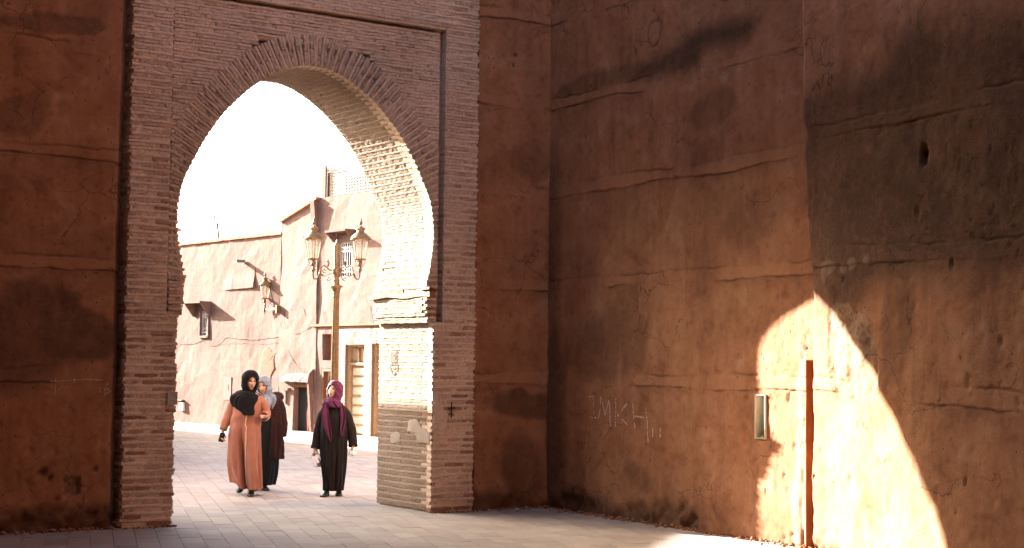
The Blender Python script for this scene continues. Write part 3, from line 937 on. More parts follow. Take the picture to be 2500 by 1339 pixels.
# --- long side wall
D1 = np.array([-.05227246, -.99863286, 0]); N1 = np.array([-.99863286, .05227246, 0]); O1 = np.array([1.70, .06, 0])
def W1(s, z, out=0.0): return Vector((O1 + D1*s + N1*out + np.array([0,0,z])).tolist())
def f_side(S, Zg):
    d, band, crack, stain_shade, rub, pla = wall_fields(S+10, Zg, 307, LIFTS, .125, .30, 1 - sstep(2.9, 3.5, S))
    near = sstep(3.2, 4.2, S); foot = sstep(.34, .2, Zg)
    pass
    n = vnoise(S*1.6, Zg*1.6, 57)*.3 + vnoise(S*5, Zg*5, 58)*.14
    # big dark streak high up, and lesser ones
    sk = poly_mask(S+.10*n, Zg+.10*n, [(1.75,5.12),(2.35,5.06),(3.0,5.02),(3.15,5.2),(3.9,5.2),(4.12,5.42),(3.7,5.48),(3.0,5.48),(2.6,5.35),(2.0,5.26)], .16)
    stain_shade = np.maximum(stain_shade, 1.0*sk)
    stain_shade = np.maximum(stain_shade, .5*sstep(.3, .8, poly_mask(S+.1*n, Zg+.1*n, [(.1,5.1),(.2,5.25),(1.0,5.35),(2.2,5.3),(2.4,5.1),(1.2,5.08)], .15)))
    stain_shade = np.maximum(stain_shade, .42*sstep(.3, .7, blob(S, Zg, 3.3, 4.55, .4, .22, .2, .7)+n*.5))
    stain_shade = np.maximum(stain_shade, .70*sstep(.2, .7, blob(S, Zg, .0, 1.2, .5, 1.3, 0, .7)*.85+n*.4))
    stain_shade = np.maximum(stain_shade, .50*sstep(.2, .7, blob(S, Zg, .0, 3.2, .35, 1.2, 0, .8)*.85+n*.4))
    stain_shade = np.maximum(stain_shade, .48*sstep(.25, .7, blob(S, Zg, 1.4, 2.0, .9, .45, .15, .8)*.85+n*.6))
    stain_shade = np.maximum(stain_shade, .35*sstep(.25, .7, blob(S, Zg, 4.0, 3.3, .6, .3, .1, .8)*.85+n*.6))
    stain_shade = np.maximum(stain_shade, .55*sstep(.3, .7, blob(S, Zg, 1.95, .5, .35, .2, -.4, .7)*.85+n*.6))
    # oval scar of a filled putlog hole, a second cut by the top
    for cx, cz, a, b in ((2.24, 5.57, .125, .15), (3.5, 5.84, .14, .13)):
        q = np.hypot((S-cx+.02*vnoise(S*9,Zg*9,61))/a, (Zg-cz)/b)
        rg = np.exp(-((q-1)/.10)**2); d -= rg*.016; crack = np.maximum(crack, rg*.7); d += sstep(1,.8,q)*.006
        pla = np.maximum(pla, sstep(.95,.8,q)*.10)
    for cx, cz, rx, rz in ((3.50,4.86,.075,.055), (3.75,4.90,.03,.025)):
        pm = blob(S+.02*n, Zg+.02*n, cx, cz, rx, rz, .2, .3); pla = np.maximum(pla, pm*.35); d += pm*.006
    # plaster streak beside the chase
    je = .030*vnoise(S*0+1, Zg*2.2, 71) + .02*vnoise(S*0+1, Zg*9, 72) + .008*vnoise(S*0, Zg*30, 73)
    wid = sstep(1.98, 1.5, Zg)
    lo = 4.70 - .08*wid + je*1.5
    pm = sstep(lo-.012, lo+.012, S)*sstep(4.796, 4.782, S)*sstep(2.0, 1.93, Zg+je)
    pla = np.maximum(pla, pm*(.15+.35*sstep(-.6,.3,vnoise(S*11,Zg*5,76)))); d = d*(1-.6*pm) + pm*.002
    ck = np.abs(S - (4.735+je*.55)); cg = np.exp(-(ck/.006)**2)*sstep(1.95, 1.9, Zg)*sstep(-.35,.2,vnoise(S*0, Zg*3.4, 74))
    wide = np.exp(-(ck/.016)**2)*sstep(.35,.6,vnoise(S*0, Zg*2.7+9, 75))*sstep(1.4,1.3,Zg)
    d -= cg*.015 + wide*.03; crack = np.maximum(crack, np.maximum(cg*.85, wide*.9)); pla = pla*(1-np.maximum(cg, wide)*.95)
    b = blob(S, Zg, 4.77, 1.955, .05, .018, .2, .5)*(vnoise(S*40, Zg*40, 77) > -.1); d -= b*.02; crack = np.maximum(crack, b*.7)
    # the chase itself
    sl = ((S > 4.790) & (S < 5.05) & (Zg < 1.84 - .02*sstep(4.83, 4.79, S))).astype(float)
    d = d*(1-sl) - sl*.085; pla *= (1-sl); stain_shade *= (1-sl); crack *= (1-sl)
    # box niche
    nc = ((S > 4.02) & (S < 4.178) & (Zg > 1.03) & (Zg < 1.487)).astype(float)
    d = d*(1-nc) - nc*.16
    # faint break where one lift meets the next
    vc = np.exp(-((S-1.93-.03*vnoise(S*0, Zg*4, 81))/.012)**2)*((Zg > 1.75) & (Zg < 2.68)); d -= vc*.008
    stain_shade = np.maximum(stain_shade, .35*sstep(1.97, 1.9, S)*((Zg > 1.72) & (Zg < 2.7))*sstep(1.2, 1.8, S))
    return d, band, crack, stain_shade, rub, pla
ss = np.unique(np.concatenate([np.arange(.02, 6.4, .023), [4.788, 4.792, 5.049, 5.052, 4.0195, 4.0205, 4.1775, 4.1785]]))
WS = build_wall('rampart_wall', None, straight(O1, D1, N1), ss, fine_z(6.7, (1.029,1.031,1.486,1.488,1.837,1.841,1.82)), f_side)
tag(WS, 'side wall of ochre earth with chalk writing and the left half of the sunlit patch', 'wall', 'rammed earth walls')

M_BOUNCE = simple('bounce_orange', (.185,.060,.020), .9, .3, 5, .5, .01)  # orange put into the lining for sunlight bounced inside the chase
ch = MB(); zz_ = [-.02 + i*.093 for i in range(21)]
for s_, o_ in ((4.7925, .004), (4.7925, -.078), (5.04, -.078)):
    pass
for zt in zz_:
    for s_, o_ in ((4.7935,.000), (4.7945,-.060), (4.80,-.0685), (5.045,-.0695)):
        ch.v.append(tuple(W1(s_ + jit(-.0007,.0007), min(zt, 1.838), o_ + jit(-.002,.002))))
for i in range(20):
    for k in range(3): a = i*4+k; ch.f.append((a, a+4, a+5, a+1))
ch.build('chase_bounce', M_BOUNCE, WS)

# --- projecting wall nearer the camera: gate-facing end, then the long face
E2 = np.array([.67242+.2261*.10, -5.62545+.9741*.10, 0]); D2 = np.array([-.265, -.96425, 0]); N2 = np.array([-.96425, .265, 0])
LE = 1.0; RC = .05
def path2(S, Zg):
    lean = -(.19/2.7)*np.clip(Zg-2.5, 0, 9) - .004*np.sin(Zg*9) - .010*vnoise(Zg*3, Zg*0, 91) - .006*vnoise(Zg*13, Zg*0, 92)
    t = S - LE                                   # <0 on the end face, >0 along the wall
    a = np.clip((t+RC)/(2*RC), 0, 1)             # round the arris
    ang = a*math.pi/2
    ce = E2 + D2*RC - N2*RC
    e_dir = -N2                                   # end face runs back from the edge
    P = np.where((t < -RC)[..., None], ce + N2*0 - D2*RC + N2*(t+RC)[..., None], 0)
    P = np.where((np.abs(t) <= RC)[..., None], ce + (-D2*np.cos(ang)[..., None] + N2*np.sin(ang)[..., None])*RC, P)
    P = np.where((t > RC)[..., None], ce + N2*RC + D2*(t-RC)[..., None], P)
    N = np.where((t < -RC)[..., None], -D2, np.where((t > RC)[..., None], N2, -D2*np.cos(ang)[..., None] + N2*np.sin(ang)[..., None]))
    fade = sstep(.9, .1, t)
    P = P + D2*(lean*fade)[..., None] + np.array([0,0,1.])*Zg[..., None]
    return P, N
LIFT2 = [1.535, 2.69, 3.84, 4.94, 6.06]
def f_proj(S, Zg):
    t = S - LE
    d, band, crack, stain_shade, rub, pla = wall_fields(S+30, Zg + .035*t - .03, 411, LIFT2, .125, .22)
    n = vnoise(t*1.6, Zg*1.6, 157)*.3 + vnoise(t*5, Zg*5, 158)*.14
    n2 = vnoise(t*9, Zg*9, 159)*.5 + vnoise(t*20, Zg*20, 160)*.3
    # fallen plaster: rubble core shows
    rp = poly_mask(t+.10*n+.035*n2, Zg+.10*n+.035*n2, [(.30,2.30),(.45,2.36),(.62,2.34),(.85,2.24),(.98,2.22),(1.06,2.05),(1.16,1.72),(1.15,1.52),(1.0,1.50),(.80,1.50),(.62,1.47),(.47,1.55),(.36,1.72),(.31,1.95)], .012)
    cd, rid = cells(t*11, Zg*11, 170)
    d = d*(1-rp*.7) + rp*(-.024 + .008*sstep(.62, .15, cd)*(.5+.5*rid) + .020*fbm(t*6, Zg*6, 175, 4)); rub = np.maximum(rub, rp*(.25+.65*sstep(1.6, 2.0, Zg+.3*n)))
    low = rp*sstep(1.95, 1.6, Zg); pla = np.maximum(pla, low*.0)
    rim = (np.abs(rp-.5) < .45)*sstep(-.1,.4,n2); crack = np.maximum(crack, rim*.45)
    # plaster scabs above
    for cx, cz, rx, rz in ((.30,2.66,.13,.07), (.22,2.58,.05,.06), (.57,2.65,.055,.05), (.72,2.69,.07,.05), (.95,2.70,.05,.04)):
        pm = blob(t+.05*n, Zg+.05*n, cx, cz, rx, rz, .2, .25); pla = np.maximum(pla, pm*.22); d += pm*.007
    # soft sky shade painted in below the upper lift, soot by the hole
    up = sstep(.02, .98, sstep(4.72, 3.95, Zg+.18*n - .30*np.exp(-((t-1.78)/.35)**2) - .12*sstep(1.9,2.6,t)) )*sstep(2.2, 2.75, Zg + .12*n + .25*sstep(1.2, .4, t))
    stain_shade = np.maximum(stain_shade, up*(.86+.2*np.clip(n*2,-1,1)))
    stain_shade = np.maximum(stain_shade, .45*sstep(.3, .7, blob(t, Zg, 1.45, 2.3, .28, .75, -.12, .7)*.9+n*.5))
    stain_shade = np.maximum(stain_shade, .60*sstep(.25, .6, blob(t, Zg, 2.55, 2.95, .35, .35, 0, .7)*.9+n*.5))
    stain_shade = np.maximum(stain_shade, .3*sstep(.3, .7, blob(t, Zg, 1.0, 3.4, .55, .4, 0, .7)*.9+n*.5))
    # putlog hole
    h = sstep(1.25, .75, np.hypot((t-1.82+.015*n2)/.055, (Zg-3.51+.015*n2)/.075)); d -= h*.24; stain_shade = np.maximum(stain_shade, h)
    # old joint at the arris beneath the lift
    j = np.exp(-((Zg-3.93)/.10)**2)*sstep(.12, .02, np.abs(t))
    d -= j*.022; crack = np.maximum(crack, j*.7)
    # crack down from the rubble
    cl = line_dist(t+.006*n2, Zg+.01*n2, [(.30,2.1),(.285,1.93),(.31,1.75),(.37,1.6),(.46,1.5),(.56,1.44)])
    g = np.exp(-(cl/.008)**2); d -= g*.018; crack = np.maximum(crack, g*.55)
    # frost-shattered foot
    sc = poly_mask(t+.03*n2, Zg+.03*n2, [(.72,.42),(.95,.62),(1.35,.6),(1.5,.45),(1.3,.3),(.9,.3)], .05)*np.clip(.5+n2, 0, 1); d -= sc*.014; pla = np.maximum(pla, sc*.10*(n2 > .1))
    return d, band, crack, stain_shade, rub, pla
ss = np.unique(np.concatenate([np.arange(0, LE-RC, .06), np.arange(LE-RC, LE+RC+.001, .0125), np.arange(LE+RC, LE+3.2, .021), np.arange(LE+3.2, LE+12, .25)]))
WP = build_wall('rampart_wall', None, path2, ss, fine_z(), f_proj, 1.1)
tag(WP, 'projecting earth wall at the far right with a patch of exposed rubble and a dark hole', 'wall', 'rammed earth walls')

# --- the cream metal box let into the side wall
BX = empty('wall_box', W1(4.1, 1.0, -.05), 'small cream framed metal box recessed in the side wall beside the sunlit patch', 'meter box')
d1, n1v = Vector(D1.tolist()), Vector(N1.tolist())
def wbox(mb, s0, s1, z0, z1, o0, o1):
    return mb.obox(W1((s0+s1)/2, (z0+z1)/2, (o0+o1)/2), d1, Z, n1v, (s1-s0)/2, (z1-z0)/2, (o1-o0)/2)
fr = MB(); wbox(fr, 4.018, 4.030, 1.03, 1.487, -.14, .012); wbox(fr, 4.168, 4.180, 1.03, 1.487, -.14, .010); wbox(fr, 4.0301, 4.1679, 1.475, 1.487, -.14, .008); wbox(fr, 4.0301, 4.1679, 1.03, 1.042, -.14, .008)
fr.build('frame', M_CREAM, BX)
bk = MB(); wbox(bk, 4.0305, 4.1675, 1.0425, 1.4745, -.13, -.115); bk.build('back_panel', simple('dark_blue_steel', (.045,.055,.065), .5, .3), BX)
dr = MB(); wbox(dr, 4.085, 4.165, 1.06, 1.28, -.112, -.088); dr.build('meter', M_IRON, BX)
cpt = MB(); wbox(cpt, 4.07, 4.12, 1.0425, 1.062, -.09, -.02); cpt.build('cable_clip', M_CREAM, BX)

# --- chalk writing on the side wall and scribbles on the left wall
def chalk_depth(field, s, z):
    r = field(np.array([[s]]), np.array([[z]]))[0]
    return float(r[0, 0])
def chalk(lines, parent, at, field, ax, az, w):
    mb = MB()
    for ln in lines:
        for (a, b), (c, e) in zip(ln[:-1], ln[1:]):
            L = math.hypot(c-a, e-b); n = max(1, int(L/.016))
            pts = []
            for i in range(n+1):
                s = a+(c-a)*i/n + jit(-.004,.004); z = b+(e-b)*i/n + jit(-.003,.003)
                pts.append(at(s, z, chalk_depth(field, s, z)+.003))
            for p, q in zip(pts[:-1], pts[1:]):
                if RNG.random() < .22: continue
                t = q-p
                if t.length < 1e-5: continue
                LL = t.length; t.normalize(); nn = az.cross(t)
                mb.obox((p+q)/2, t, nn, t.cross(nn), LL*.5, w/2*jit(.35,1.0), .001)
    return mb.build('chalk_writing', M_CHALK, parent)
# letters traced as strokes: Z-like I, M, K/R, H, 1, dots
chalk([[(.95,1.385),(1.10,1.40)],[(1.05,1.40),(1.06,1.16)],[(.98,1.15),(1.12,1.14)],
       [(1.16,1.12),(1.20,1.40),(1.30,1.18),(1.37,1.36),(1.42,1.05)],
       [(1.50,1.38),(1.51,1.05)],[(1.74,1.33),(1.55,1.19),(1.76,1.08)],
       [(1.86,1.33),(1.90,1.05)],[(1.90,1.19),(2.08,1.18)],[(2.12,1.30),(2.17,1.02),(2.18,.90)],
       [(2.26,1.08),(2.27,.96)],[(2.40,1.08),(2.41,.97)]], WS, lambda s, z, o: W1(s, z, o), f_side, d1, n1v, .020)
chalk([[(-4.49,1.56),(-4.495,1.37)],[(-4.42,1.48),(-4.46,1.45)],[(-4.30,1.58),(-4.30,1.52)],[(-4.60,1.53),(-4.2,1.555),(-4.0,1.55)],
       [(-4.03,1.49),(-4.01,1.38)],[(-3.98,1.42),(-3.94,1.52)],[(-3.97,1.39),(-3.93,1.47)],[(-3.94,1.40),(-3.91,1.45)]],
      WL, lambda s, z, o: Vector((s, .08-o, z)), lambda S, Zg: f_left(S+8.0, Zg), X, -Y, .010)

# --- unseen walls added behind and beside the camera to darken the court
def f_plain(S, Zg):
    return wall_fields(S+70, Zg, 511, LIFTS, .13, .3)
cz = np.unique(np.concatenate([np.arange(-.06, 13.1, .17)]))
dv = np.array([-.278, -.9606, 0]); nv_ = np.array([.9606, -.278, 0])
WB1 = build_wall('rampart_wall', None, straight((-6.6, .23, 0), dv, nv_), np.arange(0, 24.6, .2), cz, f_plain)  # added unseen wall, cuts skylight from the left
tag(WB1, 'added unseen earth wall along the left side of the court, cutting skylight', 'wall', 'rammed earth walls')
WB2 = build_wall('rampart_wall', None, straight((0.5, -22.5, 0), (-1,0,0), (0,1,0)), np.arange(-3, 14.5, .2), cz, f_plain)  # added unseen wall, cuts skylight from behind the camera
tag(WB2, 'added unseen earth wall behind the camera, cutting skylight', 'wall', 'rammed earth walls')

RF = empty('added_shade_roof', (-3, -13, 8.6), 'added unseen roof cutting skylight over the near half of the court', 'roof')  # unseen roof added to keep skylight out of the court
rb = MB(); rb.box((-12.5, -22.6, 8.75), (2.5, -10.5, 8.85)); rb.build('added_shade_mat', M_WOOD, RF); rb = MB(); rb.box((-12.5, -10.49, 8.75), (-4.25, -1.2, 8.85)); rb.build('added_shade_mat', M_WOOD, RF)
for i in range(9):
    q = MB(); y = -10.8 - i*1.4; q.box((-12.5, y-.09, 8.52), (2.5, y+.09, 8.74)); q.build('added_beam', M_DARKWOOD, RF)
# ------------------------------------------------------------------ houses across the square
def fbox(mb, s0, s1, h0, h1, o0, o1):
    return mb.obox(fac((s0+s1)/2, (h0+h1)/2, (o0+o1)/2), FD, Z, FN, (s1-s0)/2, (h1-h0)/2, (o1-o0)/2)
def facade(name, parent, s0, s1, h0, top, holes, mat, out=0.0, depth=.22, seed=1, step=.22):
    """plastered front with real openings; top(s) gives the roof line"""
    us = {s0, s1}; hs = {h0}
    for a, b, c, d in holes: us |= {a, b}; hs |= {c, d}
    def fill(vals, lim):
        v = sorted(vals); r = []
        for a, b in zip(v[:-1], v[1:]):
            n = max(1, int((b-a)/lim)); r += [a+(b-a)*i/n for i in range(n)]
        return r+[v[-1]]
    us = fill(us, step); hmax = 0
    hs = fill(hs | {min(top(s) for s in (s0, s1)) - .01}, step)
    def dsp(s, h): return out + float(.018*fbm(s*.9+seed, h*.9, seed, 3) + .006*vnoise(s*5, h*5, seed+4))
    mb = MB(); grid = {}
    def vert(i, j):
        k = (i, j)
        if k not in grid:
            s = us[i]; h = hs[j] if j < len(hs) else top(s) + .012*float(vnoise(s*2.2, 3.3, seed))
            grid[k] = len(mb.v); mb.v.append(tuple(fac(s, h, dsp(s, h))))
        return grid[k]
    nj = len(hs)
    for i in range(len(us)-1):
        for j in range(nj):
            sm = (us[i]+us[i+1])/2; hm = (hs[j]+hs[j+1])/2 if j < nj-1 else hs[j]+.005
            if any(a < sm < b and c < hm < d for a, b, c, d in holes): continue
            mb.f.append((vert(i,j), vert(i+1,j), vert(i+1,j+1), vert(i,j+1)))
    for a, b, c, d in holes:
        A = [(a,c),(b,c),(b,d),(a,d)]; n = len(mb.v)
        for s, h in A: mb.v.append(tuple(fac(s, h, dsp(s, h))))
        for s, h in A: mb.v.append(tuple(fac(s, h, out-depth)))
        for k in range(4): mb.f.append((n+k, n+4+k, n+4+(k+1)%4, n+(k+1)%4))
    # returns and body
    tops = [top(s) for s in us]
    P = [(us[0], h0)] + [(us[-1], h0)] + [(s, t) for s, t in zip(reversed(us), reversed(tops))]
    n = len(mb.v); m2 = len(P)
    for s, h in P: mb.v.append(tuple(fac(s, h, out-depth-.012)))
    for s, h in P: mb.v.append(tuple(fac(s, h, out-5)))
    mb.f.append(tuple(n+m2+k for k in reversed(range(m2))))
    for k in range(m2): mb.f.append((n+k, n+m2+k, n+m2+(k+1)%m2, n+(k+1)%m2))
    # rim of the front back to the body
    fr = [grid[(0,j)] for j in range(nj+1) if (0,j) in grid]; n = len(mb.v)
    e0 = [(us[0], h0), (us[0], tops[0])]; e1 = [(us[-1], h0), (us[-1], tops[-1])]
    for E_ in (e0, e1):
        q = len(mb.v)
        for s, h in E_: mb.v.append(tuple(fac(s, h, dsp(s, h))))
        for s, h in E_: mb.v.append(tuple(fac(s, h, out-depth-.012)))
        mb.f.append((q, q+1, q+3, q+2))
    for i in range(len(us)-1):
        q = len(mb.v)
        for s, t in ((us[i], tops[i]), (us[i+1], tops[i+1])):
            tt = t + .012*float(vnoise(s*2.2, 3.3, seed)); mb.v.append(tuple(fac(s, tt, dsp(s, tt)))); mb.v.append(tuple(fac(s, t, out-depth-.012)))
        mb.f.append((q, q+2, q+3, q+1))
    return mb.build(name, mat, parent)

def grille_window(parent, s0, s1, h0, h1, out, scroll=True):
    w = MB(); fbox(w, s0, s1, h0, h1, out-.205, out-.19); win = w.build('window', M_DARK, parent)
    f = MB(); b = .022
    fbox(f, s0, s0+b, h0, h1, out-.06, out-.035); fbox(f, s1-b, s1, h0, h1, out-.06, out-.036)
    for t in (0, .12, .30, .72, .84, .985): 
        fbox(f, s0+b+.0005, s1-b-.0005, h0+(h1-h0)*t, h0+(h1-h0)*t+.018, out-.058, out-.037)
    n = max(4, int((s1-s0)/.085))
    for i in range(1, n):
        s = s0+(s1-s0)*i/n; fbox(f, s-.007, s+.007, h0+.004, h1-.004, out-.052, out-.041)
    for band in ((.14,.29), (.735,.835), (.86,.98)):
        for i in range(n):
            c = fac(s0+(s1-s0)*(i+.5)/n, h0+(h1-h0)*(band[0]+band[1])/2, out-.046); r = min((s1-s0)/n, (h1-h0)*(band[1]-band[0]))*.42
            f.tube([c+FD*(r*math.cos(a))+Z*(r*math.sin(a)) for a in np.linspace(0, 2*math.pi, 9)], .006, 4)
    f.build('grille', M_GRILLE, win)
    return win
def hood(parent, s0, s1, h, out, drop, mat):
    m_ = MB(); fbox(m_, s0, s1, h-.05, h, -.02, out)
    for s in (s0, s1-.05):
        m_.prism([(0.0, 0.0), (out-.02, 0.0), (.06, -drop), (0.0, -drop)], fac(s, h-.0505, 0), FN, Z, FD, 0, .05)
    return m_.build('window_hood', mat, parent)

H1 = empty('pink_house', fac(0, 0, -2), 'low pink house seen through the arch, with a small barred window and bracket lamp', 'house', 'houses across the square')
low_top = lambda s: 5.07
facade('wall', H1, -9, 5.36, 0, low_top, [(1.07,1.50,2.48,3.16)], M_PINK, 0, .22, 3)
cp = MB()
for i in range(60):
    s = -9 + i*.2393; fbox(cp, s, s+.2385, 5.085, 5.130+jit(-.004,.004), -.3, .045+jit(-.006,.006))
tag(cp.build('coping', M_PINK2, H1), kind='stuff')
tl = MB()
for i in range(100):
    s = -9 + i*.1436; fbox(tl, s, s+.1435, 5.058+jit(-.008,.004), 5.084, -.2, .060+jit(-.008,.008))
tag(tl.build('eaves_tiles', M_COPING, H1), kind='stuff')
grille_window(H1, 1.07, 1.50, 2.48, 3.16, 0)
hood(H1, .70, 1.66, 3.42, .36, .36, M_PINK)
fl = MB(); fbox(fl, 1.02, 1.0695, 2.42, 3.17, 0, .035); fbox(fl, 1.5005, 1.55, 2.42, 3.17, 0, .035); fbox(fl, 1.0696, 1.5004, 2.42, 2.479, 0, .045); fl.build('window_surround', M_PINK2, H1)
sp = MB()
sp.obox(fac(3.42, 4.42, .15), FN, FD, Z, .13, .07, .012)
for sgn in (-1, 1): sp.obox(fac(3.42+sgn*.064, 4.455, .15), FN, FD, Z, .13, .008, .0235)
sp.build('rain_spout', M_STEEL, H1)
# plaster coat left standing proud of the wall beside the spout
pp = MB(); gs = np.linspace(2.05, 4.0, 14); gh = np.linspace(3.70, 4.25, 8)
for j, h in enumerate(gh):
    for i, q in enumerate(gs):
        pp.v.append(tuple(fac(q, h + (.03*(q-2)/2 if j == 0 else 0), .004 + .046*float(sstep(4.22, 3.85, h)*sstep(2.0, 3.4, q)) + .012*float(vnoise(q*4, h*4, 3)))))
for j in range(7):
    for i in range(13): a_ = j*14+i; pp.f.append((a_, a_+1, a_+15, a_+14))
n = len(pp.v)
for i in range(14): p_ = pp.v[i]; pp.v.append(tuple(Vector(p_) - FN*.12))
for i in range(13): pp.f.append((i, n+i, n+i+1, i+1))
n = len(pp.v)
for j in range(8): p_ = pp.v[j*14+13]; pp.v.append(tuple(Vector(p_) - FN*.12))
for j in range(7): pp.f.append((j*14+13, n+j, n+j+1, (j+1)*14+13))
pp.build('plaster_ledge', M_PINK, H1)
patch('bare_plaster', [(4.27,1.05),(4.25,1.4),(4.33,1.62),(4.36,1.85),(4.48,2.05),(4.68,2.16),(4.86,2.12),(5.0,2.02),(5.18,2.06),(5.05,1.85),(5.1,1.6),(4.92,1.42),(4.9,1.2),(4.7,1.0)], fac(0,0,.0), FD, Z, FN, make_plaster('bare_earth_plaster', (.16,.088,.055)), H1, .004)
mc = MB(); fbox(mc, 2.50, 2.90, .74, 1.36, -.01, .03); cab = mc.build('meter_cabinet', M_PINK2, H1)
kh = MB(); kh.prism([(.035*math.cos(a), .09*math.sin(a)) for a in np.linspace(0, 2*math.pi, 14)[:-1]], fac(2.74, 1.08, .03), FD, Z, FN, 0, .006); kh.build('keyhole_plate', M_PINK, cab)
wb = MB(); fbox(wb, .02, .26, .38, .62, -.01, .06); wb.build('white_panel', M_CONC, H1)
sb = MB(); fbox(sb, -.25, .22, .66, .69, -.01, .10); sb.build('shelf', M_WOOD, H1)

H2 = empty('pink_house', fac(9, 0, -2), 'taller pale house behind the street lamp with panelled doors and roof terrace', 'house', 'houses across the square')
tall_top = lambda s: 5.36 + (s-5.365)*(5.83-5.36)/1.74 if s < 7.105 else 5.855
facade('wall', H2, 5.365, 7.105, 0, tall_top, [(6.08,6.90,.05,1.24)], M_PINK2, .03, .5, 8)
facade('wall', H2, 7.1051, 17, 0, lambda s: 5.855, [(7.38,7.82,1.83,2.47),(8.04,8.63,3.85,4.70),(7.34,7.97,.04,1.63),(8.42,9.24,.03,2.20),(9.55,10.35,.03,2.21)], M_PINK2, 0, .22, 9)
c2 = MB(); c2.obox(fac(6.235, 5.62, -.05), (FD*1.74+Z*.47).normalized(), (Z*1.74-FD*.47).normalized(), FN, .91, .03, .16); c2.build('coping', M_COPING, H2)
wg = MB(); wg.prism([(0,5.80),(.0,4.5),(.012,4.5),(.15,5.78)], fac(6.92, 0, .02), FN, Z, FD, 0, .184); wg.build('buttress', M_PINK, H2)
lg = MB(); fbox(lg, 6.93, 17, 2.665, 2.70, -.01, .075); fbox(lg, 6.93, 17, 2.7001, 2.715, -.01, .055); lg.build('string_course', M_COPING, H2)
bc = MB()
hol = [(7.96,8.42),(9.24,9.55),(10.35,11.6)]
for r in range(36):
    h = .02 + r*.0715
    segs = [(7.82,11.6)] if h > 2.20 else hol
    for a, b in segs:
        s = a
        while s < b-.02:
            e = min(b, s+.24); fbox(bc, s+.004, e-.004, h, h+.062, -.02, .022+jit(-.004,.004)); s = e
tag(bc.build('brick_cladding', simple('thin_pink_brick', (.50,.27,.19), .9, .3, 5, .3), H2), kind='stuff')
def plank_door(s0, s1, top):
    f = MB(); t = .055
    fbox(f, s0+.002, s0+t, .035, top, -.20, -.05); fbox(f, s1-t, s1-.002, .035, top, -.20, -.03); fbox(f, s0+t+.0005, s1-t-.0005, top-t, top-.003, -.20, -.06); fbox(f, s0+t+.0005, s1-t-.0005, 1.72, 1.78, -.20, -.07)
    d = f.build('door', M_DOORWOOD, H2)
    lf = MB(); fbox(lf, s0+t+.001, s1-t-.001, .04, 1.719, -.19, -.15); lf.build('leaf', M_DOORWOOD, d)
    for i in range(7):
        p_ = MB(); h0 = .08+i*.232; a, b = s0+t+.06, s1-t-.05
        o = fac((a+b)/2, h0+.095, -.15)
        P = [(-.5,-.5,0),(.5,-.5,0),(.5,.5,0),(-.5,.5,0),(-.44,-.34,.035),(.44,-.34,.035),(.44,.34,.035),(-.44,.34,.035)]
        p_.add([tuple(o+FD*(x*(b-a))+Z*(y*.19)+FN*z) for x,y,z in P], [(0,1,5,4),(1,2,6,5),(2,3,7,6),(3,0,4,7),(4,5,6,7)])
        p_.build('panel', M_CREAM, d)
    mid = (s0+s1)/2
    for a, b in ((s0+t+.01, mid-.02), (mid+.02, s1-t-.01)):
        q = MB(); fbox(q, a, b, 1.80, top-t-.015, -.15, -.13); q.build('transom_panel', M_DOORWOOD, d)
    q = MB(); fbox(q, mid-.019, mid+.019, 1.7805, top-t-.001, -.16, -.09); q.build('mullion', M_DARKWOOD, d)
    q = MB(); q.tube([fac(s1-t-.04,1.0,-.15), fac(s1-t-.04,1.0,-.06), fac(s1-t-.14,1.0,-.055)], .014, 6); q.build('handle', M_IRON, d)
plank_door(8.42, 9.24, 2.20); plank_door(9.55, 10.35, 2.21)
grille_window(H2, 8.04, 8.63, 3.85, 4.70, 0)
hood(H2, 7.84, 8.74, 4.98, .30, .22, M_PINK)
nb_ = MB(); fbox(nb_, 7.38, 7.82, 1.83, 2.47, -.225, -.2); nb_.build('niche', M_COPING, H2)
ad = MB(); fbox(ad, 7.342, 7.41, .045, 1.628, -.20, -.01); fbox(ad, 7.90, 7.968, .045, 1.628, -.20, -.01); fbox(ad, 7.4101, 7.8999, 1.56, 1.628, -.20, -.012); adr = ad.build('door', M_DARKWOOD, H2)
al = MB(); fbox(al, 7.4105, 7.8995, .045, 1.559, -.19, -.14); al.build('leaf', M_CREAM, adr)
ar = MB(); ar.tube([fac(7.655 + .175*math.cos(a), 1.18+.30*math.sin(a), -.13) for a in np.linspace(0, math.pi, 13)], .028, 6); ar.tube([fac(7.48,1.18,-.13), fac(7.48,.1,-.13)], .028, 6); ar.tube([fac(7.83,1.18,-.13), fac(7.83,.1,-.13)], .028, 6); ar.build('arch_moulding', M_DARKWOOD, adr)
# low dark doorway under a lumpy plaster canopy
ca = MB(); n = 13
for i in range(n+1):
    s = 5.58 + i*1.34/n; k = jit(-.012,.012); o = .17 + jit(-.012,.012) - (.10 if i == 0 else 0)
    for a, b in ((-.02,1.27+k*.4), (o,1.285+k), (o-.04,1.36+k), (-.02,1.50+k)): ca.v.append(tuple(fac(s, b, a+.03)))
for i in range(n):
    for k in range(4): a = i*4; ca.f.append((a+k, a+(k+1)%4, a+4+(k+1)%4, a+4+k))
ca.f += [(3,2,1,0), (n*4, n*4+1, n*4+2, n*4+3)]
ca.build('door_canopy', M_PINK2, H2)
ck = MB(); ck.prism([(0,1.27),(.13,1.27),(.03,.05),(0,.05)], fac(6.925, 0, .03), FN, Z, FD, 0, .09); ck.prism([(0,1.62),(.12,1.50),(.17,1.2701),(0,1.2701)], fac(6.925, 0, .03), FN, Z, FD, 0, .09); ck.build('door_cheek', M_PINK, H2)
di = MB(); fbox(di, 6.06, 6.92, .02, 1.26, -.52, -.505); di.build('doorway', M_DARK, H2)
dl = MB(); fbox(dl, 6.082, 6.898, .055, 1.149, -.16, -.13); dl.build('doorway_shade', M_DARK, H2)  # black sheet painted in as the shade inside the open doorway
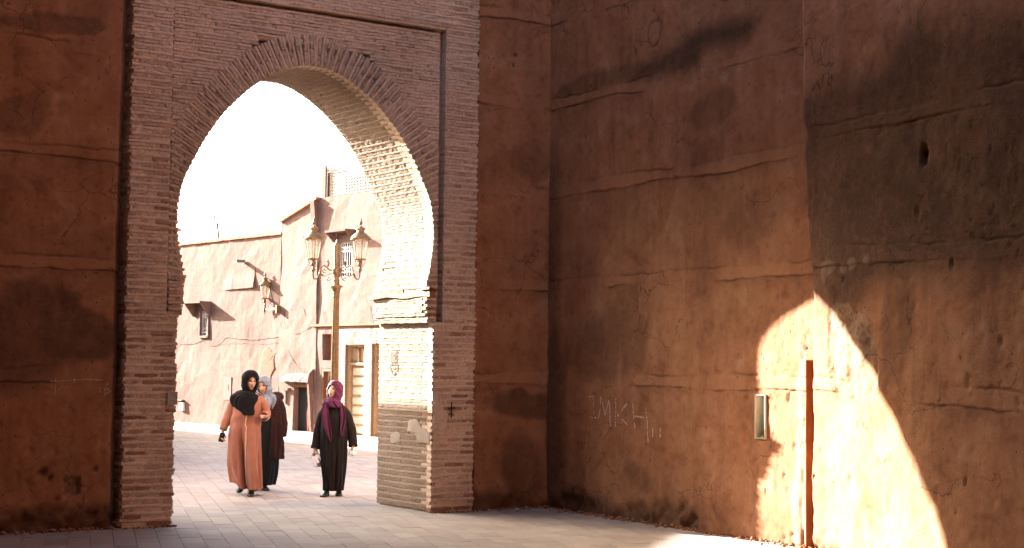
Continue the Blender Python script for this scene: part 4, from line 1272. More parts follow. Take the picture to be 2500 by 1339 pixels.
rc = MB(); rc.prism([(6.50,.06),(6.62,.06),(6.70,.55),(6.84,.86),(6.80,.98),(6.66,.92),(6.54,.55)], fac(0,0,-.13), FD, Z, FN, 0, .03); rc.build('red_cloth', simple('red_cloth', (.10,.016,.010), .9, .4, 20), H2)
nt = MB(); fbox(nt, 6.66, 6.80, .97, 1.01, -.128, -.118); nt.build('paper_notice', M_CREAM, H2)
ll = MB(); fbox(ll, 6.081, 6.899, 1.15, 1.239, -.25, .02); ll.build('door_lintel', M_DARKWOOD, H2)
sm_ = MB(); fbox(sm_, 5.70, 5.76, .72, 1.06, .0, .06); fbox(sm_, 5.68, 5.92, 1.0601, 1.12, .0, .10); sm_.build('wall_bracket', M_PINK, H2)
# terrace: post, screen of thin bars, sloping cloth behind
T2 = empty('terrace_screen', fac(8.6, 5.86, -.15), 'thin barred roof terrace screen with a pale post on top of the taller house', 'screen')
ps = MB(); fbox(ps, 7.17, 7.34, 5.78, 6.66, -.05, -.01); ps.build('post', M_PINK2, T2)
la = MB()
for i in range(46): s = 7.40+i*.068; fbox(la, s-.009, s+.009, 5.86, 6.43, -.10, -.088)
for j in range(8): h = 5.90+j*.072; fbox(la, 7.36, 10.5, h-.008, h+.008, -.0875, -.078)
fbox(la, 7.341, 7.372, 5.86, 6.46, -.11, -.07)
la.build('lattice', M_IRON, T2)
ra = MB(); ra.tube([fac(7.35,6.46,-.09), fac(10.5,6.46,-.09)], .016, 6); ra.build('rail', M_IRON, T2)
aw = MB(); aw.prism([(6.98,5.80),(12,5.80),(12,6.30),(8.4,6.40),(6.98,6.66)], fac(0,0,-.25), FD, Z, FN, -.05, 0)
wr_ = MB(); wr_.tube([fac(7.30,6.52,-.05), fac(10.5,6.74,-.05)], .012, 5); wr_.build('stay_wire', M_IRON, T2)
aw.build('back_wall', simple('brown_cloth', (.075,.045,.032), .9, .2, 3), T2)

# roof antenna and dish
AN = empty('antenna', fac(1.14, 5.1, -.5), 'thin leaning television antenna on the roof of the low pink house', 'antenna')
a_ = MB(); a_.tube([fac(1.14,5.0,-.5), fac(.95,5.66,-.5)], .026, 6); a_.build('mast', M_WIRE, AN)
a_ = MB(); a_.tube([fac(.95,5.60,-.5), fac(.55,6.12,-.5)], .014, 5)
for i in range(6):
    t = i/5; c = fac(.95-.4*t, 5.62+.5*t, -.5); a_.tube([c-FN*.10+Z*.02, c+FN*.10-Z*.02], .010, 4)
a_.tube([fac(.55,6.12,-.5), fac(.80,6.14,-.5)], .007, 4); a_.tube([fac(.70,5.80,-.5), fac(.86,5.86,-.5)], .016, 5)
a_.build('aerial', M_WIRE, AN)
DS = MB(); DS.lathe(fac(3.09, 5.05, -.9), [(.26,.0),(.26,.05),(.22,.13),(.13,.19),(.02,.21)], 14)
tag(DS.build('satellite_dish', M_STEEL, None, True), 'pale round dish just showing above the coping of the low pink house', 'dish')

# cables pinned along the fronts
def cable(pts, r, label, out=.02, slack=.02):
    out = out*.5
    mb = MB(); P = []
    for a, b in zip(pts[:-1], pts[1:]):
        n = max(2, int(math.hypot(b[0]-a[0], b[1]-a[1])/.12))
        for i in range(n):
            t = i/n; P.append(fac(a[0]+(b[0]-a[0])*t, a[1]+(b[1]-a[1])*t - slack*math.sin(math.pi*t) + jit(-.008,.008), out + jit(-.006,.01)))
    P.append(fac(pts[-1][0], pts[-1][1], out))
    mb.tube(P, r, 5); o = mb.build('cable', M_WIRE)
    return tag(o, label, 'cable', 'cables on the house fronts')
cable([(-.3,2.30),(.01,2.27),(.85,2.31),(1.2,2.36),(1.68,2.22),(1.9,2.22),(2.36,2.42),(2.6,2.44),(3.58,2.38),(4.6,2.42),(5.36,2.42)], .0054, 'wavy dark cable running below the small barred window of the low house')
cable([(1.9,2.26),(2.7,2.28),(4.0,2.27),(5.3,2.27)], .0031, 'thin straight cable just under the wavy cable on the low house', .03, .005)
cable([(5.40,2.40),(5.9,2.48),(6.4,2.52),(6.93,2.69)], .0049, 'short cable rising to the string course left of the lamp post', .07)
cable([(5.42,3.49),(5.75,3.42),(6.12,3.50),(6.5,3.15),(6.80,2.75)], .0049, 'dark cable drooping from a hook beside the wall bracket lamp', .07)
cable([(5.9,3.47),(6.4,3.25)], .0040, 'short loose cable end above the drooping cable', .08)
cable([(5.58,3.07),(5.66,2.6),(5.76,2.2),(5.90,1.98),(6.25,1.66),(6.60,1.52)], .0045, 'cable hanging down from the bracket lamp to the dark doorway', .07)
cable([(7.30,2.95),(7.42,3.05),(7.52,2.72),(7.56,2.40)], .0036, 'small cable loop over the orange niche beside the lamp post', .05)
cable([(9.36,3.05),(9.46,3.12),(9.52,2.75),(9.55,2.35)], .0036, 'small cable loop above the brick cladding between the plank doors', .05)

# ------------------------------------------------------------------ lamps
M_PANE = None
def glass():
    t = NT('lantern_glass'); tr = t.n('ShaderNodeBsdfTransparent'); tr.inputs[0].default_value = (.95,.93,.88,1)
    df = t.n('ShaderNodeBsdfDiffuse'); df.inputs[0].default_value = (.86,.78,.66,1)
    gl = t.n('ShaderNodeBsdfGlossy'); gl.inputs['Roughness'].default_value = .1
    m1 = t.n('ShaderNodeMixShader'); m1.inputs[0].default_value = .22; t.l(tr.outputs[0], m1.inputs[1]); t.l(df.outputs[0], m1.inputs[2])
    m2 = t.n('ShaderNodeMixShader'); m2.inputs[0].default_value = .06; t.l(m1.outputs[0], m2.inputs[1]); t.l(gl.outputs[0], m2.inputs[2])
    t.l(m2.outputs[0], t.out.inputs[0]); return t.m
M_PANE = glass()
def lantern(parent, c, H, rot=0.0):
    """six-sided lantern, c at the foot of its stem; H overall height; parts under one 'lantern' part"""
    c = Vector(c); k = H
    f = MB()
    f.lathe(c, [(.012*k,0),(.02*k,.03*k),(.045*k,.06*k),(.03*k,.09*k),(.02*k,.13*k),(.05*k,.17*k),(.035*k,.20*k),(.03*k,.235*k),(.105*k,.245*k),(.112*k,.26*k),(.10*k,.268*k)], 12)
    for i in range(4):
        a = rot+math.pi/2*i+.4
        f.tube([c+Vector((.02*k*math.cos(a),.02*k*math.sin(a),.10*k)), c+Vector((.07*k*math.cos(a),.07*k*math.sin(a),.15*k)), c+Vector((.085*k*math.cos(a),.085*k*math.sin(a),.20*k)), c+Vector((.10*k*math.cos(a),.10*k*math.sin(a),.25*k))], .006*k, 5)
    lan = f.build('lantern', M_BRONZE, parent, False); smooth_by_angle(lan)
    z0, z1, r0, r1 = .268*k, .60*k, .095*k, .150*k
    cg = MB()
    for i in range(6):
        a = rot+math.pi/3*i
        cg.tube([c+Vector((r0*math.cos(a),r0*math.sin(a),z0)), c+Vector((r1*math.cos(a),r1*math.sin(a),z1))], .0075*k, 5)
    cg.build('cage', M_BRONZE, lan)
    pn = MB()
    for i in range(6):
        a = rot+math.pi/3*i; b = a+math.pi/3
        q = [(r0*.97,a,z0),(r0*.97,b,z0),(r1*.97,b,z1),(r1*.97,a,z1)]
        pn.add([tuple(c+Vector((r*math.cos(t),r*math.sin(t),z))) for r,t,z in q], [(0,1,2,3)])
    pn.build('glass', M_PANE, lan)
    rf = MB(); rf.lathe(c, [(.150*k,.597*k),(.178*k,.60*k),(.182*k,.625*k),(.165*k,.645*k),(.145*k,.675*k),(.105*k,.71*k),(.07*k,.735*k),(.060*k,.755*k),(.062*k,.775*k),(.088*k,.785*k),(.086*k,.80*k),(.05*k,.825*k),(.022*k,.845*k)], 18)
    for i in range(6):
        a = rot+math.pi/3*i+.5; p_ = c+Vector((.176*k*math.cos(a),.176*k*math.sin(a),.615*k)); rf.ball(p_+Z*.02*k, (.014*k,.014*k,.03*k), 6, 4)
    smooth_by_angle(rf.build('roof', M_BRONZE, lan))
    fi = MB(); fi.lathe(c, [(.02*k,.84*k),(.014*k,.86*k),(.018*k,.87*k),(.036*k,.895*k),(.034*k,.915*k),(.016*k,.955*k),(.022*k,.965*k),(.012*k,.98*k),(.003*k,1.0*k)], 12)
    smooth_by_angle(fi.build('finial', M_BRONZE, lan))
    return lan
LP = Vector((6.258, 14.44, 0))
SL = empty('street_lamp', LP, 'bronze street lamp post with two lanterns on scrolled arms in front of the taller house', 'street lamp')
b_ = MB(); b_.lathe(LP, [(.22,0),(.22,.10),(.19,.14),(.17,.35),(.18,.42),(.13,.50),(.12,.58)], 12); smooth_by_angle(b_.build('base', M_BRONZE, SL))
sh = MB(); nf = 40
for j, (z, r) in enumerate([(.55,.098),(1.0,.095),(2.0,.085),(3.0,.074),(3.22,.072)]):
    for i in range(nf):
        a = 2*math.pi*i/nf; rr = r*(1.0 if i % 4 < 2 else .88); sh.v.append((LP.x+rr*math.cos(a), LP.y+rr*math.sin(a), z))
for j in range(4):
    for i in range(nf): sh.f.append((j*nf+i, j*nf+(i+1)%nf, (j+1)*nf+(i+1)%nf, (j+1)*nf+i))
sh.build('shaft', M_BRONZE, SL)
co = MB(); co.lathe(LP, [(.075,3.20),(.085,3.22),(.075,3.25),(.078,3.27),(.09,3.29),(.078,3.31),(.09,3.36),(.115,3.41),(.145,3.43),(.145,3.45),(.08,3.47),(.062,3.52),(.075,3.56),(.06,3.60),(.052,3.68),(.075,3.72),(.095,3.74),(.095,3.82),(.07,3.84),(.06,3.87)], 18); smooth_by_angle(co.build('collar', M_BRONZE, SL))
up = MB(); up.lathe(LP, [(.062,3.86),(.066,4.35),(.055,4.38),(.02,4.42),(.012,4.46)], 10)
for j in range(7):
    for i in range(4):
        a = math.pi/2*i+.3; p_ = LP + Vector((.066*math.cos(a), .066*math.sin(a), 3.95+j*.06)); up.ball(p_, (.014,.014,.020), 6, 4)
smooth_by_angle(up.build('leafed_column', M_BRONZE, SL))
AD = Vector((.80, -.60, 0)).normalized()
for sg in (-1, 1):
    d = AD*sg; tip = .515
    am = MB(); o = LP + Vector((0,0,0))
    def ap(pts): return [o + d*a + Z*b for a, b in pts]
    am.tube(ap([(.07,3.79),(.16,3.80),(.22,3.86),(.28,3.90),(.34,3.86),(.37,3.76),(.35,3.70),(.29,3.69)]), .016, 6)
    am.tube(ap([(.37,3.76),(.40,3.66),(.45,3.60),(.49,3.60),(tip,3.66),(tip,3.76)]), .018, 6)
    am.tube(ap([(.09,3.74),(.18,3.70),(.26,3.66),(.34,3.68)]), .011, 5)
    am.tube(ap([(.10,3.70),(.13,3.60),(.18,3.56),(.215,3.60),(.19,3.645),(.155,3.62)]), .012, 5)
    am.tube(ap([(.24,3.80)] + [(.275+.035*math.cos(t), 3.775+.035*math.sin(t)) for t in np.linspace(math.pi, 4*math.pi, 14)]), .009, 5)
    am.tube(ap([(.20,3.87),(.17,3.94),(.20,3.99)]), .02, 5); am.ball(o+d*.20+Z*4.0, (.028,.028,.03), 7, 5)
    am.ball(o+d*.37+Z*3.72, .03, 7, 5); am.ball(o+d*.41+Z*3.69, .02, 6, 4)
    am.build('arm', M_BRONZE, SL)
    lantern(SL, o + d*tip + Z*3.72, 1.24, .25)
LW_ = fac(4.68, 3.14, .085)
BL = empty('wall_lamp', fac(5.36, 3.12, .1), 'single lantern on a bracket arm at the corner of the low pink house', 'wall lamp')
br = MB(); br.obox(fac(5.02, 3.14, .085), FD, FN, Z, .38, .018, .018); br.lathe(LW_ - Z*.14, [(.005,0),(.012,.05),(.035,.09),(.04,.14),(.035,.19),(.012,.22)], 8); fbox(br, 5.345, 5.40, 3.02, 3.22, .0, .16)
br.build('bracket', M_BRONZE, BL)
lantern(BL, LW_ + Z*.04, .95, .4)

# ------------------------------------------------------------------ houses to the left beyond the gate: their shade lies over the square
H3 = empty('house_row', (-1, 30, 0), 'low row house hidden behind the left pier of the gate', 'house', 'houses left of the square')
w = MB(); w.box((-3.45, 12.3, 0), (1.70, 46, 4.24)); w.build('wall', M_PINK, H3)
w = MB(); w.box((-3.45, 12.22, 4.241), (1.745, 46.1, 4.30)); w.build('coping', M_COPING, H3)
H4 = empty('gable_house', (-9, 13.4, 0), 'tall plastered gabled house hidden behind the left pier of the gate', 'house', 'houses left of the square')
prof = [(-3.46,0),(-3.46,5.0),(-3.99,5.52),(-4.50,6.06),(-5.9,6.40),(-7.7,6.58),(-16,6.9),(-16,0)]
w = MB(); w.prism([(x,z) for x,z in prof], (0,12.3,0), X, Z, Y, 0, 2.4); w.build('wall', M_PINK2, H4)
# ------------------------------------------------------------------ people
M_SKIN = None
def make_skin():
    t = NT('skin'); v = t.obj(); n = t.noise(v, 30, 4)
    c = t.ramp(n, [(.3, (.47,.265,.175)), (.7, (.54,.325,.225))])
    c = t.mix(t.attr('lip'), c, (.33,.10,.085)); c = t.mix(t.attr('brow'), c, (.03,.02,.015)); c = t.mix(t.attr('socket'), c, (.27,.13,.085))
    nd = t.bsdf(c, .5, None, spec=.35); nd.inputs['Subsurface Weight'].default_value = .08; nd.inputs['Subsurface Radius'].default_value = (.01,.004,.002); return t.m
M_SKIN = make_skin()
def cloth(name, col, rough=.85, sheen=.2, var=.12, weave=260):
    t = NT(name); v = t.obj(); n = t.noise(v, 6, 4); w = t.noise(v, weave, 2)
    c = t.ramp(n, [(.3, tuple(x*(1-var) for x in col)), (.7, tuple(x*(1+var) for x in col))])
    nd = t.bsdf(c, rough, t.bump(w, .25, .002), spec=.25); nd.inputs['Sheen Weight'].default_value = sheen; nd.inputs['Sheen Roughness'].default_value = .5
    return t.m
M_ORANGE = cloth('salmon_velour', (.33,.14,.092), .8, .1)
M_TRIM = cloth('salmon_trim', (.72,.42,.28), .6, .2)
M_BLACK = cloth('black_cotton', (.0035,.0035,.0045), .95, .0)
M_GREEN = cloth('dark_green_cloth', (.0055,.0075,.006), .9, .0)
M_MAROON = cloth('maroon_wool', (.022,.006,.005), .95, .03)
M_GREY = cloth('grey_blue_scarf', (.17,.205,.25), .85, .05)
M_BROWN = cloth('dark_brown_velour', (.006,.0028,.0022), .85, .02)
M_PURPLE = cloth('purple_scarf', (.075,.010,.042), .8, .05)
M_SHOE = simple('black_leather', (.012,.012,.013), .3, .2, 10, .1, .002, 0, .5)
M_EYE = simple('eye', (.03,.018,.012), .15, .1, 10, 0, 0, 0, .6)
M_PHONE = simple('phone_black', (.015,.015,.018), .2, .1)
def make_bag():
    t = NT('printed_plastic'); v = t.obj(); n = t.noise(v, 9, 2, .5, .6)
    c = t.mix(t.ramp(n, [(.56, 0), (.60, 1)]), (.80,.78,.80), (.13,.10,.22))
    t.bsdf(c, .35, t.bump(t.noise(v, 40, 3), .6, .01), spec=.5); return t.m
M_BAG = make_bag(); M_PAPER = simple('white_plastic', (.82,.82,.80), .4, .1, 20, .8, .01)

def catmull(K, t):
    """rows of key values, t in 0..len-1"""
    K = np.asarray(K, float); n = len(K); i = np.clip(np.floor(t).astype(int), 0, n-2); f = (t-i)[:, None]
    m = np.gradient(K, axis=0)
    return (2*f**3-3*f**2+1)*K[i] + (f**3-2*f**2+f)*m[i] + (-2*f**3+3*f**2)*K[i+1] + (f**3-f**2)*m[i+1]

def loft(keys, nr=60, ns=72, fold=None, power=2.0, cap=False):
    """keys: (z, cx, cy, rx, ry_front, ry_back); front is -y. fold(theta, z) adds to the radius in metres"""
    K = catmull(keys, np.linspace(0, len(keys)-1, nr)); th = np.linspace(0, 2*math.pi, ns, endpoint=False)
    V = np.zeros((nr, ns, 3)); c, s = np.cos(th), np.sin(th)
    for i, (z, cx, cy, rx, rf, rb) in enumerate(K):
        ry = np.where(s < 0, rf, rb); ex = 2.0/power
        px = np.sign(c)*np.abs(c)**ex*rx; py = np.sign(s)*np.abs(s)**ex*ry
        d = fold(th, z) if fold is not None else 0
        L = np.hypot(px, py)+1e-6
        V[i, :, 0] = cx + px*(1+d/L); V[i, :, 1] = cy + py*(1+d/L); V[i, :, 2] = z
    F = [(i*ns+k, i*ns+(k+1) % ns, (i+1)*ns+(k+1) % ns, (i+1)*ns+k) for i in range(nr-1) for k in range(ns)]
    return V, F
def cloth_obj(name, V, F, mat, parent, thick=.006, sub=1, drop=None):
    v = V.reshape(-1, 3)
    if drop is not None: F = [f for f in F if not drop(v[list(f)].mean(axis=0))]
    o = mesh_obj(name, v, F, mat, parent, True, True)
    bm = bmesh.new(); bm.from_mesh(o.data); loose = [q for q in bm.verts if not q.link_faces]
    bmesh.ops.delete(bm, geom=loose, context='VERTS'); bmesh.ops.recalc_face_normals(bm, faces=bm.faces); bm.to_mesh(o.data); bm.free()
    so = o.modifiers.new('thickness', 'SOLIDIFY'); so.thickness = thick; so.offset = 0
    if sub:
        sb_ = o.modifiers.new('smooth', 'SUBSURF'); sb_.levels = sub; sb_.render_levels = sub
    return o
def sleeve(name, pts, rad, mat, parent, seed, ns=28, n=44, amp=.09):
    """sleeve along shoulder-elbow-wrist, with creases gathered at the elbow"""
    P = catmull(np.array(pts, float), np.linspace(0, len(pts)-1, n)); R = catmull(np.array(rad, float)[:, None], np.linspace(0, len(rad)-1, n))[:, 0]
    V = np.zeros((n, ns, 3)); prev = None
    for i in range(n):
        t = P[min(i+1, n-1)] - P[max(i-1, 0)]; t /= np.linalg.norm(t)
        a = np.array([0, -1, 0.]) if prev is None else prev
        a = a - t*a.dot(t); a /= np.linalg.norm(a); prev = a; b = np.cross(t, a)
        th = np.linspace(0, 2*math.pi, ns, endpoint=False)
        u = i/(n-1)
        cr_ = amp*(vnoise(th*2.2/ math.pi*3 + seed, u*9+seed*1.3+0*th, seed)*.6 + np.sin(th*2+u*26+seed)*.35*np.exp(-((u-.5)/.28)**2))
        V[i] = P[i] + (a*np.cos(th)[:, None] + b*np.sin(th)[:, None])*(R[i]*(1+cr_))[:, None]
    F = [(i*ns+k, i*ns+(k+1) % ns, (i+1)*ns+(k+1) % ns, (i+1)*ns+k) for i in range(n-1) for k in range(ns)]
    return cloth_obj(name, V, F, mat, parent, .005, 0)

def head_mesh(mb, c, rot, s=1.0):
    """a head with brow, nose, lips, chin, cheeks and ears; front -y; c is the centre of the skull"""
    nu, nv_ = 56, 44; base = len(mb.v)
    g = lambda x, z, cx, cz, sx, sz: math.exp(-((x-cx)/sx)**2-((z-cz)/sz)**2)
    for j in range(nv_+1):
        ph = math.pi*j/nv_
        for i in range(nu):
            an = 2*math.pi*i/nu
            x = math.sin(ph)*math.cos(an); y = math.sin(ph)*math.sin(an); z = math.cos(ph)
            w = .072*(1 - .20*max(0, -z)**1.5); X_ = x*w*(1.0 if y > 0 else .97); Y_ = y*(.092 if y > 0 else .084); Z_ = z*.112
            if z < -.3: Y_ += -.008*(-z-.3) if y < 0 else -.03*(-z-.3)
            if y < .1:
                f = min(1, max(0, (.1-y)*3)); d = 0
                d += .024*g(X_, Z_, 0, -.022, .0105, .016)            # nose tip
                d += .014*g(X_, Z_, 0, .004, .008, .024)             # bridge
                d += .005*(g(X_, Z_, .012, -.029, .007, .007)+g(X_, Z_, -.012, -.029, .007, .007))
                d -= .011*(g(X_, Z_, .030, .012, .017, .011)+g(X_, Z_, -.030, .012, .017, .011))
                d += .005*(g(X_, Z_, .030, .030, .024, .008)+g(X_, Z_, -.030, .030, .024, .008))
                d += .006*(g(X_, Z_, .038, -.018, .020, .020)+g(X_, Z_, -.038, -.018, .020, .020))
                d += .0075*g(X_, Z_, 0, -.054, .019, .0055) + .0080*g(X_, Z_, 0, -.067, .016, .006) - .006*g(X_, Z_, 0, -.0605, .019, .0030) - .004*g(X_, Z_, 0, -.079, .018, .007)
                d += .010*g(X_, Z_, 0, -.095, .022, .014)
                Y_ -= d*f
            p = rot @ Vector((X_*s, Y_*s, Z_*s)) + Vector(c); mb.v.append(tuple(p))
    for j in range(nv_):
        for i in range(nu):
            i2 = (i+1) % nu; mb.f.append((base+j*nu+i, base+(j+1)*nu+i, base+(j+1)*nu+i2, base+j*nu+i2))
    for sg in (-1, 1):
        mb.ball(rot @ Vector((sg*.073*s, .005*s, -.01*s)) + Vector(c), (.010*s, .018*s, .030*s), 10, 6, rot.to_3x3() if hasattr(rot, 'to_3x3') else None)

def hand_mesh(mb, w, axis, palm, side, curl=.6, s=1.0, spread=.10):
    """hand at wrist w pointing along axis; palm is the palm's normal; side +1/-1 puts the thumb on axis x palm"""
    w = Vector(w); a = Vector(axis).normalized(); p = Vector(palm); p = (p - a*p.dot(a)).normalized(); l = a.cross(p)*side
    B = Matrix((l, a, p)).transposed()
    mb.tube([w - a*.06*s, w, w + a*.02*s], [.024*s, .022*s, .025*s], 12)
    mb.ball(w + a*.045*s, (.038*s, .050*s, .016*s), 14, 10, B)
    for k, (off, L, r) in enumerate(((.028, .070, .0085), (.010, .078, .0088), (-.009, .073, .0085), (-.027, .058, .0075))):
        q = w + a*.078*s + l*(off*s); d = (a + l*(off*spread*30*.03)).normalized(); pts = [w + a*.04*s + l*(off*.8*s), q]; an = 0
        for seg_, fr_ in ((.44, .55), (.32, .95), (.24, .75)):
            an += curl*fr_*(1+.12*k); dd = d*math.cos(an) + p*math.sin(an); pts.append(pts[-1] + dd*(L*seg_*s))
        mb.tube(pts, [r*1.15*s, r*1.1*s, r*1.02*s, r*.95*s, r*.72*s], 8)
    t0 = w + a*.018*s + l*.026*s
    mb.tube([w + a*.01*s + l*.01*s, t0 + l*.012*s + p*.006*s, t0 + l*.026*s + a*.028*s + p*(.012+.012*curl)*s, t0 + l*(.026-.012*curl)*s + a*.056*s + p*(.016+.02*curl)*s], [.016*s, .0135*s, .0105*s, .0075*s], 9)

def body_obj(name, root, head_c, hrot, hs, arms, hands, hips=.86, seed=0):
    """one continuous skin surface: head, neck, trunk, arms with hands, legs; voxel-merged"""
    mb = MB(); hc = Vector(head_c)
    head_mesh(mb, hc, hrot, hs)
    mb.tube([hc + hrot@Vector((0,.02,-.07)), (hc.x*.7, .02, hc.z-.16), (hc.x*.3, .03, hc.z-.25)], [.052, .050, .070], 14)
    sh_z = hc.z - .27
    mb.ball((hc.x*.2, .03, sh_z-.19), (.115, .075, .22), 16, 12); mb.ball((0, .02, hips), (.135, .10, .14), 16, 10)
    mb.tube([(0,.025,sh_z-.2), (0,.02,hips)], [.115, .12], 14)
    for A in arms: mb.tube([(A[0][0]*.72, A[0][1]+.01, A[0][2]-.06)]+list(A[1:]), [.034, .034, .023], 12)
    for H in hands: hand_mesh(mb, *H)
    for L in root['legs_']:
        mb.tube(L, [.075, .048, .036, .030], 12)
    o = mesh_obj(name, mb.v, mb.f, M_SKIN, root, True, True)
    rm = o.modifiers.new('merge', 'REMESH'); rm.mode = 'VOXEL'; rm.voxel_size = .0052; rm.use_smooth_shade = True
    dg = bpy.context.evaluated_depsgraph_get(); dg.update()
    me = bpy.data.meshes.new_from_object(o.evaluated_get(dg)); o.modifiers.clear(); o.data = me
    if not me.materials: me.materials.append(M_SKIN)
    # local colour: lips, brows, eye hollows
    n = len(me.vertices); co = np.empty(n*3); me.vertices.foreach_get('co', co); co = co.reshape(-1, 3)
    R3 = np.array(hrot.to_3x3().inverted()); q = ((co - np.array(hc)) @ R3.T)/hs
    gg = lambda cx, cz, sx, sz: np.exp(-((q[:,0]-cx)/sx)**4-((q[:,2]-cz)/sz)**4)*(q[:,1] < -.04)
    for nm, arr in (('lip', gg(0,-.060,.022,.0115)), ('brow', gg(.031,.034,.022,.0048)+gg(-.031,.034,.022,.0048)), ('socket', .8*(gg(.030,.013,.021,.013)+gg(-.030,.013,.021,.013)))):
        at = me.attributes.new(nm, 'FLOAT', 'POINT'); at.data.foreach_set('value', np.clip(arr, 0, 1).astype(np.float32))
    me.polygons.foreach_set('use_smooth', [True]*len(me.polygons))
    for sg in (-1, 1):
        e = MB(); e.ball(hc + hrot@Vector((sg*.030*hs, -.070*hs, .012*hs)), (.0125*hs, .009*hs, .0075*hs), 10, 8, hrot.to_3x3()); e.build('eye', M_EYE, o, True, True)
    return o
def shoe(root, heel, yaw, pitch=0.0, L=.245):
    """leather shoe; heel point on the ground, toe towards -y turned by yaw; pitch lifts the heel"""
    keys = []; n = 16; ns = 16; V = []; F = []
    prof = [(0,.034,.085),(.06,.040,.095),(.14,.038,.098),(.30,.036,.078),(.48,.042,.060),(.66,.047,.050),(.82,.043,.042),(.94,.030,.034),(1.0,.012,.022)]
    P = catmull(np.array(prof), np.linspace(0, len(prof)-1, n))
    R = Matrix.Rotation(yaw, 4, 'Z') @ Matrix.Rotation(pitch, 4, 'X'); toe_lift = L*math.sin(abs(pitch))
    for u, w, h in P:
        for k in range(ns):
            a = 2*math.pi*k/ns; x = math.cos(a)*w; z = h/2 + math.sin(a)*h/2
            if math.sin(a) < -.2: x *= 1.08; z = .004
            V.append(tuple(R @ Vector((x, -u*L+.02, z)) + Vector(heel)))
    for i in range(n-1):
        for k in range(ns): F.append((i*ns+k, i*ns+(k+1) % ns, (i+1)*ns+(k+1) % ns, (i+1)*ns+k))
    F.append(tuple(range(ns))); F.append(tuple((n-1)*ns+k for k in reversed(range(ns))))
    o = mesh_obj('shoe', V, F, M_SHOE, root, True, True)
    sl_ = MB()
    for (u, w) in ((0,.037),(.3,.038),(.66,.050),(.92,.034),(1.0,.014)): pass
    return o
def hijab(name, root, hc, hrot, hs, keys_low, mat, seed, face=(.058,.086,-.012), lowfold=.012, ext=0, under=None):
    """scarf: a hood round the head with an opening for the face, running down into folds over neck and chest"""
    hc = np.array(hc); yaw = hrot.to_euler().z
    hood_keys = [(.150,0,.010,.006,.008,.008),(.144,0,.010,.044,.047,.052),(.122,0,.010,.078,.080,.092),(.078,0,.010,.103,.094,.120),(.02,0,.012,.112,.096,.130),(-.03,0,.014,.110,.092,.126),(-.075,0,.016,.105,.087,.114),(-.112,0,.018,.095,.082,.100)]
    top = [(hc[2]+k[0]*hs, hc[0]+k[1], hc[1]+k[2], k[3]*hs, k[4]*hs, k[5]*hs) for k in hood_keys]
    keys = top + keys_low; nr = 92; ns = 96
    zf = hc[2] - .10*hs
    def fold(th, z):
        w = float(sstep(zf+.03, zf-.12, z)); u = float(sstep(zf-.02, zf+.05, z))
        lowf = lowfold*(np.sin(th*7+seed+z*6) + .7*np.sin(th*12+seed*2-z*9) + .5*np.sin(th*19+z*5))
        wrap = .0042*np.sin((z-hc[2])*52 + 5.0*np.cos(th+seed) + seed) + .0025*np.sin((z-hc[2])*95 + 7*np.cos(th+1+seed))
        return w*lowf + u*wrap*.9 + (1-abs(2*w-1))*.007*np.sin(z*95+2.5*np.sin(th+seed))
    V, F = loft(keys, nr, ns, fold)
    # turn the hood part with the head
    for i in range(nr):
        z = V[i, 0, 2]; w = float(sstep(hc[2]-.30*hs, hc[2]-.10*hs, z))
        R = Matrix.Identity(3).lerp(hrot.to_3x3(), w) if w < 1 else hrot.to_3x3()
        R = np.array(R)
        P = V[i] - hc; V[i] = P @ R.T + hc
    Ri = np.array(hrot.to_3x3().inverted())
    def drop(c):
        q = (Ri @ (c-hc))/hs
        return q[1] < -.02 and (q[0]/face[0])**2 + ((q[2]-face[2])/face[1])**2 < 1
    return cloth_obj(name, V, F, mat, root, .006, 1, drop)

def person(loc, label):
    r = empty('person', loc, label, 'person', 'women walking through the gate', 0)
    r.rotation_euler.z = math.atan2(cR.y, cR.x)
    return r

# --- 1: salmon robe, black headscarf
A = person((-.9326, 3.1651, 0), 'woman in a long salmon robe and black headscarf holding a phone low in one hand')
A['legs_'] = [[(.07,.02,.86),(.08,-.05,.46),(.07,-.02,.12),(.06,.01,.06)], [(-.07,.02,.86),(-.10,.16,.47),(-.12,.42,.16),(-.12,.46,.10)]]
hA = Vector((.035, -.03, 1.50)); rA = Matrix.Rotation(math.radians(30), 4, 'Z') @ Matrix.Rotation(math.radians(8), 4, 'X')
armsA = [[(-.17,.03,1.30),(-.27,.04,1.06),(-.315,-.02,.86)], [(.17,.02,1.30),(.24,.05,1.08),(.245,-.16,1.045)]]
handsA = [((-.318,-.035,.835), (-.06,-.25,-1), (.9,-.3,.1), -1, .75, 1.0), ((.235,-.20,1.04), (.35,-.75,-.12), (-.2,.1,1), -1, .45, 1.0)]
body_obj('body', A, hA, rA, 1.0, armsA, handsA)
def foldA(th, z):
    k = sstep(1.15, .25, z); front = np.exp(-((th-1.5*math.pi+.10-.25*(z<.9)*(.9-z))/.16)**2)
    f = k*(.046*(np.abs(np.sin(th*3.0+.6+z*1.1))-.6) + .030*(np.abs(np.sin(th*5.5+2-z*1.6))-.6) + .010*np.sin(th*15+z*4)) - .02*np.exp(-((th-1.5*math.pi+.9-(1-z))/.22)**2)*k
    f = f - front*.15*sstep(1.0, .40, z) + .055*np.exp(-((th-1.5*math.pi-.50)/.40)**2)*sstep(1.0,.45,z) + .02*np.exp(-((th-1.5*math.pi+.75)/.35)**2)*sstep(.9,.5,z)
    f = f + .012*sstep(.7,1.0,z)*np.sin(z*34+np.sin(th)*3)*sstep(1.25,1.0,z)*.5
    return f + .010*np.exp(-((th-1.5*math.pi-.45)/.3)**2)*k
